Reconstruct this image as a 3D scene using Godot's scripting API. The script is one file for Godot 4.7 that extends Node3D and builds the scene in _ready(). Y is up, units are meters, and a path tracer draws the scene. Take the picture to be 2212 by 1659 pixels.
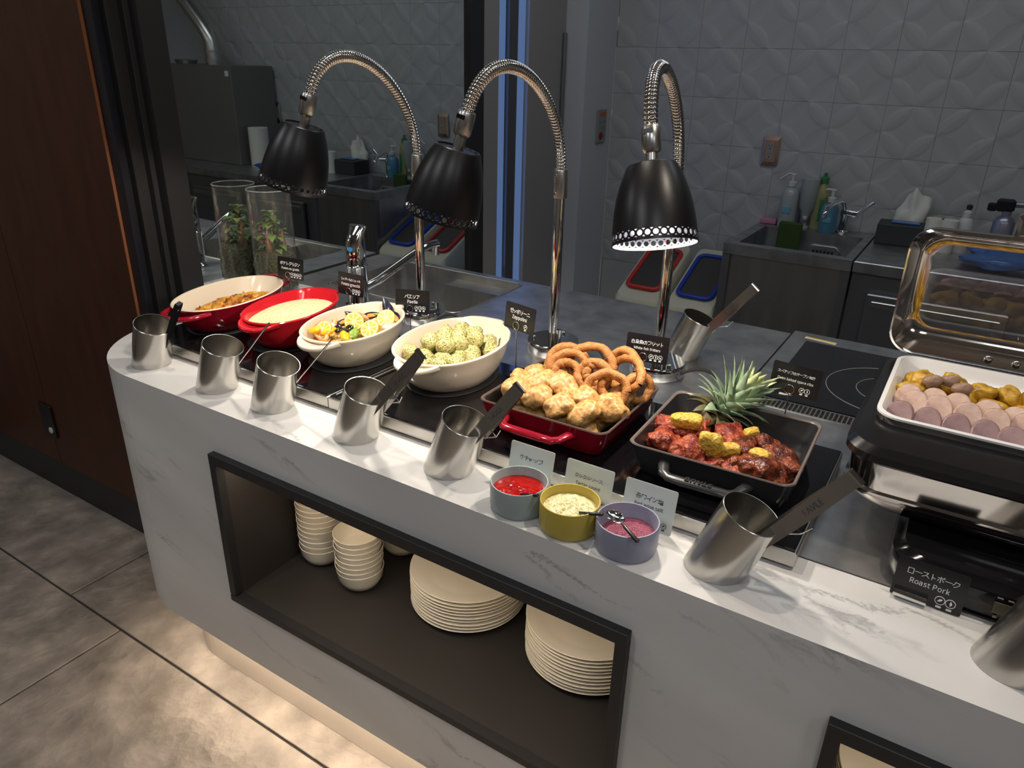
extends Node3D
# A hotel buffet counter with heat lamps. Metres, y up; the counter's front face lies in z = 0, x runs along it.

const HT := 0.8117      # height of the marble top
const TR := 0.8417      # height of the warming plates' glass
const XM := -1.72       # plane of the wall mirror
const ZW := -2.665      # plane of the kitchen's tiled wall
var used := {}
var M := {}             # materials by name
var rng := RandomNumberGenerator.new()


func _ready() -> void:
	rng.seed = 7
	stage()
	materials()
	shell()
	kitchen_wall()
	counter()
	worktop()
	warming_plates()
	heat_lamps()
	niche_crockery()
	dishes()
	holders()
	sauces()
	cards()
	chafing_dish()
	back_kitchen()
	vase_and_tap()


# ------------------------------------------------------------------ camera, light, exposure
func stage() -> void:
	var cam := Camera3D.new()
	cam.name = "camera"
	add_child(cam)
	cam.position = Vector3(0, 1.4288, 0.76)
	cam.rotation = Vector3(-0.414473, 0.556529, 0.0243239)
	cam.fov = 55.3014
	cam.near = 0.02
	cam.far = 60.0
	cam.current = true
	var env := Environment.new()
	env.background_mode = Environment.BG_COLOR
	env.background_color = Color(0, 0, 0)
	env.tonemap_mode = Environment.TONE_MAPPER_LINEAR
	env.tonemap_exposure = 1.0
	env.sdfgi_enabled = true
	env.ssao_enabled = true
	env.ssil_enabled = true
	var we := WorldEnvironment.new()
	we.name = "environment"
	we.environment = env
	add_child(we)
	# dining side: soft panels added under the ceiling to fill the counter front
	var nth := 0
	for p in [Vector3(-2.9, 2.59, 0.9), Vector3(-1.2, 2.59, 1.5), Vector3(0.5, 2.59, 1.5), Vector3(2.0, 2.59, 1.2)]:
		nth += 1
		panel_light("added_fill_light", p, Vector2(0.5, 0.5), Color(0.97, 0.985, 1.0), 0.86, "%s added soft fill panel under the ceiling, counted from the brown wall" % ORD[nth - 1])
	# kitchen side: one dim cool panel over the aisle
	panel_light("kitchen_light", Vector3(-0.4, 2.59, -1.55), Vector2(2.2, 0.3), Color(0.92, 0.96, 1.0), 0.62, "long cool ceiling light over the kitchen aisle")
	# small spots in the ceiling above the buffet
	for x in [-0.95, 0.35]:
		nth = 1 if x < 0 else 2
		spot_fixture(Vector3(x, 2.6, -0.31), Color(1.0, 0.94, 0.87), 1.1, 50.0, "%s small ceiling spot above the buffet, counted from the mirror" % ORD[nth - 1], "spots above the buffet")
	# and over the dining floor
	nth = 0
	for p in [Vector3(-2.7, 2.6, 0.8), Vector3(-1.3, 2.6, 1.0), Vector3(0.2, 2.6, 1.2)]:
		nth += 1
		spot_fixture(p, Color(1.0, 0.92, 0.82), 0.7, 34.0, "%s small ceiling spot over the stone floor, counted from the brown wall" % ORD[nth - 1], "spots above the dining floor")


func panel_light(called: String, at: Vector3, size: Vector2, col: Color, energy: float, label: String) -> void:
	var root := thing(called, label, "ceiling light", at, 0.0, "ceiling lights")
	var st := begin()
	bx(st, Vector3(0, 0.005, 0), Vector3(size.x + 0.04, 0.02, size.y + 0.04), 0.003)
	done("frame", st, mat_plain("lamp_frame", Color(0.8, 0.8, 0.8), 0.5), root)
	st = begin()
	bx(st, Vector3(0, -0.006, 0), Vector3(size.x, 0.006, size.y), 0.001)
	var glow := StandardMaterial3D.new()
	glow.resource_name = "lamp_diffuser"
	glow.albedo_color = Color(0.8, 0.8, 0.8)
	glow.emission_enabled = true
	glow.emission = col
	glow.emission_energy_multiplier = 1.0
	done("diffuser", st, glow, root)
	var l := AreaLight3D.new()
	l.name = called + "_source"
	l.area_size = size
	l.light_color = col
	l.light_energy = energy
	l.shadow_enabled = true
	l.area_range = 9.0
	l.position = Vector3(0, -0.014, 0)
	l.rotation = Vector3(-PI / 2, 0, 0)
	root.add_child(l)


func spot_fixture(at: Vector3, col: Color, energy: float, angle: float, label: String, group: String) -> void:
	var root := thing("ceiling_spot", label, "ceiling light", at, 0.0, group)
	var st := begin()
	lathe(st, [[0.062, 0.0], [0.062, -0.006], [0.048, -0.008], [0.04, 0.0]], 24)
	done("trim_ring", st, mat_plain("lamp_frame", Color(0.8, 0.8, 0.8), 0.5), root)
	st = begin()
	lathe(st, [[0.0, -0.003], [0.041, -0.003]], 24)
	var glow := StandardMaterial3D.new()
	glow.resource_name = "spot_lamp_glow"
	glow.emission_enabled = true
	glow.emission = col
	glow.emission_energy_multiplier = 4.0
	done("spot_lamp_lens", st, glow, root)
	var l := SpotLight3D.new()
	l.name = "ceiling_spot_source"
	l.light_color = col
	l.light_energy = energy
	l.light_size = 0.04
	l.spot_range = 6.0
	l.spot_attenuation = 2.0
	l.spot_angle = angle
	l.spot_angle_attenuation = 0.6
	l.shadow_enabled = true
	l.position = Vector3(0, -0.012, 0)
	l.rotation = Vector3(-PI / 2, 0, 0)
	root.add_child(l)


# ------------------------------------------------------------------ helpers: nodes
func numbered(called: String) -> String:
	if not used.has(called):
		used[called] = 0
		return called
	used[called] += 1
	return "%s_%03d" % [called, used[called]]


func thing(called: String, label: String, category: String, at := Vector3.ZERO, turn := 0.0, group := "") -> Node3D:
	var o := Node3D.new()
	o.name = numbered(called)
	add_child(o)
	o.position = at
	o.rotation.y = turn
	tag(o, label, category, group)
	return o


func tag(o: Node, label: String, category := "", group := "", kind := "") -> void:
	if label:
		o.set_meta("label", label)
	if category:
		o.set_meta("category", category)
	if group:
		o.set_meta("group", group)
	if kind:
		o.set_meta("kind", kind)


func inst(called: String, mesh: Mesh, m: Material, parent: Node = null) -> MeshInstance3D:
	var o := MeshInstance3D.new()
	o.mesh = mesh
	if m:
		o.material_override = m
	if parent == null:
		o.name = numbered(called)
		add_child(o, true)
	else:
		o.name = called
		parent.add_child(o, true)
	return o


func begin() -> SurfaceTool:
	var st := SurfaceTool.new()
	st.begin(Mesh.PRIMITIVE_TRIANGLES)
	return st


func mesh_of(st: SurfaceTool) -> ArrayMesh:
	st.generate_normals()
	st.index()
	return st.commit()


func done(called: String, st: SurfaceTool, m: Material, parent: Node = null) -> MeshInstance3D:
	return inst(called, mesh_of(st), m, parent)


func struct_box(called: String, c: Vector3, s: Vector3, m: Material, parent: Node = null) -> MeshInstance3D:
	var st := begin()
	bx(st, c, s, 0.0)
	var o := done(called, st, m, parent)
	if parent == null:
		o.set_meta("kind", "structure")
	return o


func solid(called: String, c: Vector3, s: Vector3, m: Material, parent: Node, bevel := 0.002) -> MeshInstance3D:
	var st := begin()
	bx(st, c, s, bevel)
	return done(called, st, m, parent)


# ------------------------------------------------------------------ helpers: shapes
func tri(st: SurfaceTool, a: Vector3, b: Vector3, c: Vector3) -> void:
	st.add_vertex(a)
	st.add_vertex(b)
	st.add_vertex(c)


func quad(st: SurfaceTool, a: Vector3, b: Vector3, c: Vector3, d: Vector3) -> void:
	tri(st, a, b, c)
	tri(st, a, c, d)


func flat(st: SurfaceTool) -> void:
	st.set_smooth_group(-1)


# closed rings of equal length; rings go up, points run counterclockwise seen from above: faces look outwards
func loft(st: SurfaceTool, rings: Array, cap0 := false, cap1 := false, all_flat := false, open := false) -> void:
	var n: int = rings[0].size()
	var g := 0
	var m := n - 1 if open else n
	for i in range(rings.size() - 1):
		var a: PackedVector3Array = rings[i]
		var b: PackedVector3Array = rings[i + 1]
		if i > 0:
			var p: PackedVector3Array = rings[i - 1]
			var k := n / 3
			var u := (a[0] - p[0]) + (a[k] - p[k]) * 0.0
			var v := b[0] - a[0]
			if u.length() < 1e-7 or v.length() < 1e-7:
				u = a[k] - p[k]
				v = b[k] - a[k]
			if u.length() > 1e-7 and v.length() > 1e-7 and u.angle_to(v) > 0.7:
				g += 1
		st.set_smooth_group(-1 if all_flat else g)
		for j in m:
			var k := (j + 1) % n
			if a[j].distance_squared_to(a[k]) > 1e-14:
				tri(st, a[j], b[k], a[k])
			if b[j].distance_squared_to(b[k]) > 1e-14:
				tri(st, a[j], b[j], b[k])
	st.set_smooth_group(-1 if all_flat else 28)
	if cap0:
		fan(st, rings[0], false)
	st.set_smooth_group(-1 if all_flat else 29)
	if cap1:
		fan(st, rings[rings.size() - 1], true)


func fan(st: SurfaceTool, r: PackedVector3Array, up: bool) -> void:
	var c := Vector3.ZERO
	for p in r:
		c += p
	c /= r.size()
	for j in r.size():
		var k := (j + 1) % r.size()
		if up:
			tri(st, r[j], c, r[k])
		else:
			tri(st, r[k], c, r[j])


# box with chamfered edges, flat shaded
func bx(st: SurfaceTool, c: Vector3, s: Vector3, b := 0.0, basis := Basis.IDENTITY) -> void:
	var h := s / 2
	b = minf(b, minf(h.x, minf(h.y, h.z)) * 0.9)
	var rings := []
	var levels := [[-h.y, b], [-h.y + b, 0.0], [h.y - b, 0.0], [h.y, b]] if b > 0 else [[-h.y, 0.0], [h.y, 0.0]]
	for l in levels:
		var x: float = h.x - l[1]
		var z: float = h.z - l[1]
		var r := PackedVector3Array()
		var e: float = b * 0.6
		var pts := [[x, z - e], [x - e, z], [-x + e, z], [-x, z - e], [-x, -z + e], [-x + e, -z], [x - e, -z], [x, -z + e]] if b > 0 else [[x, z], [-x, z], [-x, -z], [x, -z]]
		pts.reverse()
		for q in pts:
			r.append(c + basis * Vector3(q[0], l[0], q[1]))
		rings.append(r)
	loft(st, rings, true, true, true)


func circle(r: float, y: float, n: int, c := Vector3.ZERO) -> PackedVector3Array:
	var out := PackedVector3Array()
	for i in n:
		var a := -TAU * i / n
		out.append(c + Vector3(cos(a) * r, y, sin(a) * r))
	return out


# superellipse ring, half axes a (x) and b (z), power e
func oval(a: float, b: float, y: float, n: int, e := 2.0, c := Vector3.ZERO) -> PackedVector3Array:
	var out := PackedVector3Array()
	for i in n:
		var t := -TAU * i / n
		var cx := cos(t)
		var sz := sin(t)
		out.append(c + Vector3(signf(cx) * pow(absf(cx), 2.0 / e) * a, y, signf(sz) * pow(absf(sz), 2.0 / e) * b))
	return out


# rectangle with round corners
func rrect(hx: float, hz: float, r: float, y: float, per := 6, c := Vector3.ZERO) -> PackedVector3Array:
	var out := PackedVector3Array()
	r = minf(r, minf(hx, hz) - 0.0002)
	for q in 4:
		var sx: float = [1, -1, -1, 1][q]
		var sz: float = [-1, -1, 1, 1][q]
		for i in per + 1:
			var a := -(q * PI / 2 + i * PI / 2 / per)
			out.append(c + Vector3(sx * (hx - r) + cos(a) * r, y, sz * (hz - r) + sin(a) * r))
	return out


# profile of [radius, height] pairs from the outside bottom up
func lathe(st: SurfaceTool, prof: Array, n := 32, c := Vector3.ZERO) -> void:
	var rings := []
	for p in prof:
		rings.append(circle(maxf(p[0], 1e-6), p[1], n, c))
	loft(st, rings)


func frames(pts: Array, up := Vector3.UP) -> Array:
	var out := []
	var n := Vector3.ZERO
	for i in pts.size():
		var t: Vector3 = (pts[mini(i + 1, pts.size() - 1)] - pts[maxi(i - 1, 0)]).normalized()
		if i == 0:
			n = up - t * up.dot(t)
			if n.length() < 0.05:
				n = Vector3.RIGHT - t * t.x
		n = (n - t * n.dot(t)).normalized()
		out.append([t, n, t.cross(n)])
	return out


# tube along points; rad: number or array of numbers; flatten squeezes it along the frame's normal
func tube(st: SurfaceTool, pts: Array, rad, n := 10, caps := true, flatten := 1.0, up := Vector3.UP) -> void:
	var fr := frames(pts, up)
	var rings := []
	for i in pts.size():
		var r: float = rad[i] if rad is Array else rad
		var ring := PackedVector3Array()
		for j in n:
			var a := TAU * j / n
			ring.append(pts[i] + (fr[i][1] * cos(a) * flatten + fr[i][2] * sin(a)) * r)
		rings.append(ring)
	loft(st, rings, caps, caps)


func bez(a: Vector3, b: Vector3, c: Vector3, d: Vector3, n: int) -> Array:
	var out := []
	for i in n + 1:
		out.append(a.bezier_interpolate(b, c, d, float(i) / n))
	return out


# flat strip swept along points: width along side, thickness t; every ring is a small rectangle
func strip(st: SurfaceTool, pts: Array, side: Vector3, width, t: float) -> void:
	var rings := []
	for i in pts.size():
		var d: Vector3 = (pts[mini(i + 1, pts.size() - 1)] - pts[maxi(i - 1, 0)]).normalized()
		var nrm := d.cross(side).normalized()
		var w: float = (width[i] if width is Array else width) / 2.0
		var r := PackedVector3Array()
		for q in [[1, 1], [-1, 1], [-1, -1], [1, -1]]:
			r.append(pts[i] + side * w * q[0] + nrm * t / 2 * q[1])
		rings.append(r)
	loft(st, rings, true, true, true)


# outline (x, z) extruded from y0 to y1
func slab(st: SurfaceTool, poly: PackedVector2Array, y0: float, y1: float) -> void:
	flat(st)
	if not Geometry2D.is_polygon_clockwise(poly):
		poly.reverse()
	var idx := Geometry2D.triangulate_polygon(poly)
	for i in range(0, idx.size(), 3):
		var p := [poly[idx[i]], poly[idx[i + 1]], poly[idx[i + 2]]]
		var cw: bool = (p[1] - p[0]).cross(p[2] - p[0]) > 0
		if not cw:
			p.reverse()
		tri(st, Vector3(p[0].x, y1, p[0].y), Vector3(p[1].x, y1, p[1].y), Vector3(p[2].x, y1, p[2].y))
		tri(st, Vector3(p[0].x, y0, p[0].y), Vector3(p[2].x, y0, p[2].y), Vector3(p[1].x, y0, p[1].y))
	for i in poly.size():
		var a := poly[i]
		var b := poly[(i + 1) % poly.size()]
		quad(st, Vector3(a.x, y0, a.y), Vector3(b.x, y0, b.y), Vector3(b.x, y1, b.y), Vector3(a.x, y1, a.y))


# lumpy ball
func blob(st: SurfaceTool, r: Vector3, seed_: int, amp: float, freq: float, n := 18, box := 2.0, c := Vector3.ZERO) -> void:
	var nz := FastNoiseLite.new()
	nz.seed = seed_
	nz.frequency = freq
	nz.fractal_octaves = 3
	var rings := []
	for i in n + 1:
		var v := -PI / 2 + PI * i / n
		var ring := PackedVector3Array()
		for j in n * 2:
			var a := -TAU * j / (n * 2)
			var d := Vector3(cos(v) * cos(a), sin(v), cos(v) * sin(a))
			if i == 0 or i == n:
				d = Vector3(0, sin(v), 0)
			var k := 1.0
			if box != 2.0:
				k = pow(pow(absf(d.x), box) + pow(absf(d.y), box) + pow(absf(d.z), box), -1.0 / box)
			k *= 1.0 + amp * nz.get_noise_3d(d.x * 10, d.y * 10, d.z * 10)
			ring.append(c + Vector3(d.x * r.x, d.y * r.y, d.z * r.z) * k)
		rings.append(ring)
	st.set_smooth_group(0)
	for i in n:
		var a: PackedVector3Array = rings[i]
		var b: PackedVector3Array = rings[i + 1]
		for j in n * 2:
			var k := (j + 1) % (n * 2)
			if i > 0:
				tri(st, a[j], b[k], a[k])
			if i < n - 1:
				tri(st, a[j], b[j], b[k])


# ------------------------------------------------------------------ helpers: materials
func mat_plain(called: String, c: Color, rough := 0.5, metal := 0.0) -> StandardMaterial3D:
	if M.has(called):
		return M[called]
	var m := StandardMaterial3D.new()
	m.resource_name = called
	m.albedo_color = c
	m.roughness = rough
	m.metallic = metal
	M[called] = m
	return m


func noise_image(seed_: int, freq: float, oct: int, w: int, stretch := 1.0) -> Image:
	var nz := FastNoiseLite.new()
	nz.seed = seed_
	nz.frequency = freq
	nz.noise_type = FastNoiseLite.TYPE_SIMPLEX_SMOOTH
	nz.fractal_octaves = oct
	var im := nz.get_seamless_image(w, int(w / stretch) if stretch > 1.0 else w)
	if stretch > 1.0:
		im.resize(w, w, Image.INTERPOLATE_CUBIC)
	im.convert(Image.FORMAT_L8)
	return im


# colour ramp over noise: stops are [position, colour] in rising order
func ramp_tex(im: Image, stops: Array) -> ImageTexture:
	var lut := []
	for i in 256:
		var t := i / 255.0
		var c: Color = stops[0][1]
		for k in range(1, stops.size()):
			var t0: float = stops[k - 1][0]
			var t1: float = stops[k][0]
			if t >= t0:
				c = stops[k - 1][1].lerp(stops[k][1], clampf((t - t0) / maxf(t1 - t0, 1e-5), 0, 1))
		lut.append(c)
	var data := im.get_data()
	var out := PackedByteArray()
	out.resize(data.size() * 3)
	for i in data.size():
		var c: Color = lut[data[i]]
		out[i * 3] = c.r8
		out[i * 3 + 1] = c.g8
		out[i * 3 + 2] = c.b8
	return ImageTexture.create_from_image(Image.create_from_data(im.get_width(), im.get_height(), false, Image.FORMAT_RGB8, out))


func mat_noise(called: String, im: Image, stops: Array, scale: float, rough := 0.5, metal := 0.0, bump := 0.0, bump_im: Image = null, world := false) -> StandardMaterial3D:
	var m := mat_plain(called, Color.WHITE, rough, metal)
	m.albedo_texture = ramp_tex(im, stops)
	m.uv1_triplanar = true
	m.uv1_world_triplanar = world
	m.uv1_scale = Vector3.ONE * scale
	m.uv1_triplanar_sharpness = 6.0
	if bump != 0.0:
		m.heightmap_enabled = true
		m.heightmap_scale = bump
		m.heightmap_texture = ImageTexture.create_from_image(bump_im if bump_im else im)
	return m


# pale stone, 2.5 m a side: faint clouds and slanting grey veins, drawn out along x
func marble_image() -> ImageTexture:
	var a := FastNoiseLite.new()
	a.seed = 3
	a.frequency = 0.004
	a.fractal_octaves = 4
	var b := FastNoiseLite.new()
	b.seed = 8
	b.frequency = 0.0035
	b.fractal_octaves = 5
	b.domain_warp_enabled = true
	b.domain_warp_amplitude = 60.0
	b.domain_warp_frequency = 0.006
	var c := FastNoiseLite.new()
	c.seed = 14
	c.frequency = 0.006
	var w := 1024
	var out := PackedByteArray()
	out.resize(w * w * 3)
	var i := 0
	for y in w:
		for x in w:
			var u := x * 0.55 + y * 0.25
			var v := y * 1.9 - x * 0.55
			var cloud := a.get_noise_2d(u, v)
			var line := 1.0 - clampf(absf(b.get_noise_2d(u, v)) / 0.03, 0, 1)
			line *= clampf(c.get_noise_2d(u, v) * 3.2 + 0.12, 0, 1)
			var k := 0.83 + 0.07 * cloud - 0.18 * line
			out[i] = int(k * 255)
			out[i + 1] = int(k * 0.997 * 255)
			out[i + 2] = int((k * 0.99 + 0.012 * line) * 255)
			i += 3
	return ImageTexture.create_from_image(Image.create_from_data(w, w, false, Image.FORMAT_RGB8, out))


func materials() -> void:
	var fine := noise_image(11, 0.03, 4, 256)
	var coarse := noise_image(12, 0.012, 4, 256)
	var speck := noise_image(13, 0.12, 2, 256)
	# marble: pale stone with drawn-out grey veins
	M.marble = mat_plain("marble", Color.WHITE, 0.36)
	M.marble.albedo_texture = marble_image()
	M.marble.uv1_triplanar = true
	M.marble.uv1_world_triplanar = true
	M.marble.uv1_scale = Vector3.ONE * 0.4
	M.marble.uv1_offset = Vector3(0.75, 0.3, 0.4)
	M.marble.uv1_triplanar_sharpness = 8.0
	mat_plain("steel", Color(0.80, 0.79, 0.77), 0.3, 1.0)
	M.brushed = mat_noise("brushed_steel", noise_image(31, 0.02, 3, 256, 12.0), [[0.0, Color(0.74, 0.73, 0.71)], [1.0, Color(0.82, 0.81, 0.79)]], 2.5, 0.34, 1.0, 0.006)
	M.satin = mat_noise("satin_steel", noise_image(33, 0.02, 3, 256, 12.0), [[0.0, Color(0.76, 0.75, 0.73)], [1.0, Color(0.83, 0.82, 0.80)]], 3.0, 0.23, 1.0)
	M.worksteel = mat_noise("worktop_steel", coarse, [[0.0, Color(0.62, 0.63, 0.64)], [0.5, Color(0.72, 0.72, 0.72)], [1.0, Color(0.80, 0.80, 0.79)]], 3.0, 0.40, 1.0, 0.004, fine)
	mat_plain("dark_steel", Color(0.60, 0.60, 0.61), 0.42, 1.0)
	mat_plain("chrome", Color(0.9, 0.9, 0.9), 0.06, 1.0)
	mat_plain("polished", Color(0.86, 0.84, 0.82), 0.1, 1.0)
	mat_plain("glass_black", Color(0.06, 0.06, 0.07), 0.08)
	mat_plain("black_paint", Color(0.075, 0.075, 0.08), 0.36)
	mat_plain("black_matte", Color(0.18, 0.18, 0.185), 0.6)
	mat_plain("niche_black", Color(0.18, 0.168, 0.16), 0.5)
	mat_plain("frame_black", Color(0.13, 0.13, 0.14), 0.45)
	mat_plain("jamb_grey", Color(0.10, 0.098, 0.098), 0.5)
	mat_plain("porcelain", Color(0.90, 0.87, 0.80), 0.14)
	mat_plain("cream_enamel", Color(0.86, 0.81, 0.73), 0.12)
	mat_plain("red_enamel", Color(0.70, 0.11, 0.15), 0.1)
	mat_plain("dark_red_enamel", Color(0.52, 0.06, 0.13), 0.1)
	mat_plain("iron_black", Color(0.17, 0.17, 0.175), 0.28)
	mat_plain("white_print", Color(0.9, 0.9, 0.9), 0.5)
	mat_plain("grey_print", Color(0.5, 0.5, 0.5), 0.5)
	mat_plain("black_print", Color(0.15, 0.15, 0.17), 0.5)
	mat_plain("card_black", Color(0.10, 0.10, 0.11), 0.22)
	mat_plain("card_white", Color(0.82, 0.85, 0.84), 0.45)
	mat_plain("rubber", Color(0.10, 0.10, 0.10), 0.6)
	var gl := mat_plain("clear_glass", Color(1, 1, 1, 0.06), 0.02)
	gl.transparency = BaseMaterial3D.TRANSPARENCY_ALPHA
	M.wood = mat_noise("brown_veneer", noise_image(41, 0.02, 4, 512, 6.0), [[0.0, Color("3c1c0a")], [0.5, Color("44200c")], [1.0, Color("4c2610")]], 0.8, 0.45, 0.0, 0.0, null, true)
	M.wood.uv1_scale = Vector3(1.6, 1.6, 0.5)
	var sl := noise_image(51, 0.009, 7, 1024)
	var ridge := FastNoiseLite.new()
	ridge.seed = 52
	ridge.frequency = 0.011
	ridge.fractal_type = FastNoiseLite.FRACTAL_RIDGED
	ridge.fractal_octaves = 6
	var sl_bump := ridge.get_seamless_image(1024, 1024)
	sl_bump.convert(Image.FORMAT_L8)
	M.slate = mat_noise("floor_slate", sl, [[0.0, Color("6a635c")], [0.35, Color("7a736b")], [0.6, Color("867e76")], [0.85, Color("958c82")], [1.0, Color("a59c90")]], 0.85, 0.5, 0.0, 0.36, sl_bump, true)
	mat_plain("grout_dark", Color(0.17, 0.16, 0.15), 0.9)
	mat_plain("tile_white", Color(0.66, 0.66, 0.65), 0.36)
	mat_plain("wall_grey", Color(0.66, 0.67, 0.68), 0.6)
	mat_plain("ceiling_dark", Color(0.62, 0.61, 0.6), 0.9)
	mat_plain("dining_wall", Color(0.66, 0.62, 0.58), 0.8)
	# food
	M.gratin = mat_noise("gratin_crust", noise_image(61, 0.022, 5, 512), [[0.0, Color("5a2808")], [0.3, Color("96500f")], [0.48, Color("bd7a22")], [0.65, Color("cf983a")], [1.0, Color("dcb65c")]], 2.6, 0.3, 0.0, 0.25)
	M.soup = mat_noise("cream_sauce", speck, [[0.0, Color("4a451f")], [0.12, Color("8f8248")], [0.18, Color("e3d7a4")], [1.0, Color("eadfb4")]], 5.5, 0.16)
	M.dough = mat_noise("herb_dough", speck, [[0.0, Color("38421a")], [0.3, Color("565f28")], [0.4, Color("b3a86c")], [0.6, Color("bfb47a")], [1.0, Color("c8be86")]], 8.5, 0.5, 0.0, 0.06, fine)
	M.batter = mat_noise("fried_batter", fine, [[0.0, Color("9a6430")], [0.35, Color("bd8a4e")], [0.65, Color("cba064")], [1.0, Color("d6b27c")]], 12.0, 0.42, 0.0, 0.1)
	M.onion_batter = mat_noise("fried_crumb", fine, [[0.0, Color("8f5426")], [0.4, Color("b0733a")], [1.0, Color("c48d55")]], 14.0, 0.5, 0.0, 0.1, speck)
	M.meat = mat_noise("glazed_meat", coarse, [[0.0, Color("2a0c06")], [0.35, Color("4e1a0e")], [0.6, Color("6c2c14")], [0.85, Color("8a4220")], [1.0, Color("a05a2c")]], 11.0, 0.36, 0.0, 0.4, fine)
	M.meat_red = mat_noise("paprika_meat", coarse, [[0.0, Color("4a1210")], [0.4, Color("7c2a1c")], [0.7, Color("9c4228")], [1.0, Color("b86438")]], 11.0, 0.42, 0.0, 0.4, fine)
	M.pineapple = mat_noise("pineapple_flesh", fine, [[0.0, Color("b98c24")], [0.45, Color("d2ab3e")], [1.0, Color("e0c566")]], 14.0, 0.35, 0.0, 0.25)
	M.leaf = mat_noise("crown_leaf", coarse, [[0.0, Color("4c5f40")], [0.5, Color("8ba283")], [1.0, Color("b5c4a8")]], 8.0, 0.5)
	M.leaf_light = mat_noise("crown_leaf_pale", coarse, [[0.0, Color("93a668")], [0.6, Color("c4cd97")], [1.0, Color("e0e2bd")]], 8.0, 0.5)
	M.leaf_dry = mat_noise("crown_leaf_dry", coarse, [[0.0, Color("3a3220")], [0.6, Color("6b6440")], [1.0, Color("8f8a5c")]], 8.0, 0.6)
	M.pork = mat_noise("roast_pork", coarse, [[0.0, Color("a68377")], [0.5, Color("c9a898")], [1.0, Color("dabfb0")]], 10.0, 0.4, 0.0, 0.05, fine)
	M.pork_rind = mat_noise("roast_pork_rind", coarse, [[0.0, Color("7d6263")], [0.5, Color("96797a")], [1.0, Color("a98b88")]], 10.0, 0.4)
	M.potato = mat_noise("roast_potato", coarse, [[0.0, Color("7c5a16")], [0.4, Color("bf9226")], [1.0, Color("d8b348")]], 10.0, 0.4, 0.0, 0.08, fine)
	M.tartar = mat_noise("tartar_sauce", fine, [[0.0, Color("9b8c4e")], [0.25, Color("d8cc96")], [1.0, Color("ece3ba")]], 14.0, 0.25, 0.0, 0.3)
	M.salt = mat_noise("wine_salt", speck, [[0.0, Color("7d2f45")], [0.5, Color("b65f78")], [1.0, Color("d493a2")]], 16.0, 0.7, 0.0, 0.3)
	mat_plain("ketchup", Color(0.62, 0.06, 0.03), 0.1)
	M.moss = mat_noise("dry_moss", fine, [[0.0, Color("22200f")], [0.5, Color("44422a")], [1.0, Color("6c6a49")]], 14.0, 0.8, 0.0, 0.4)
	mat_plain("leaf_green", Color(0.45, 0.56, 0.26), 0.5)
	mat_plain("leaf_deep", Color(0.26, 0.36, 0.17), 0.5)
	mat_plain("pink_stem", Color(0.66, 0.34, 0.30), 0.4)
	M.bulb_husk = mat_noise("bulb_husk", coarse, [[0.0, Color("3a2412")], [1.0, Color("8d683c")]], 8.0, 0.5)
	# everyday plastics and paper
	mat_plain("grey_bowl", Color(0.60, 0.65, 0.65), 0.35)
	mat_plain("yellow_bowl", Color(0.72, 0.64, 0.28), 0.35)
	mat_plain("lilac_bowl", Color(0.56, 0.57, 0.65), 0.35)
	mat_plain("bin_body", Color(0.72, 0.71, 0.63), 0.5)
	mat_plain("bin_red", Color(0.72, 0.16, 0.14), 0.4)
	mat_plain("bin_blue", Color(0.08, 0.22, 0.60), 0.4)
	mat_plain("bin_flap", Color(0.24, 0.22, 0.2), 0.4)
	mat_plain("bin_clip", Color(0.5, 0.5, 0.47), 0.5)
	mat_plain("paper", Color(0.84, 0.83, 0.78), 0.8)
	mat_plain("blue_bag", Color(0.12, 0.36, 0.62), 0.25)
	mat_plain("cloth_green", Color(0.20, 0.29, 0.10), 0.9)
	var bp := mat_plain("clear_bottle", Color(0.75, 0.77, 0.76), 0.25)
	bp.albedo_color = Color(0.60, 0.62, 0.61)
	mat_plain("cap_white", Color(0.75, 0.75, 0.73), 0.4)
	mat_plain("soap_blue", Color(0.32, 0.52, 0.62), 0.25)
	mat_plain("soap_yellow", Color(0.56, 0.55, 0.38), 0.25)
	mat_plain("cap_green", Color(0.22, 0.46, 0.28), 0.4)
	mat_plain("outlet_ivory", Color(0.55, 0.54, 0.50), 0.5)
	mat_plain("copper", Color(0.86, 0.74, 0.68), 0.25, 1.0)


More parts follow.
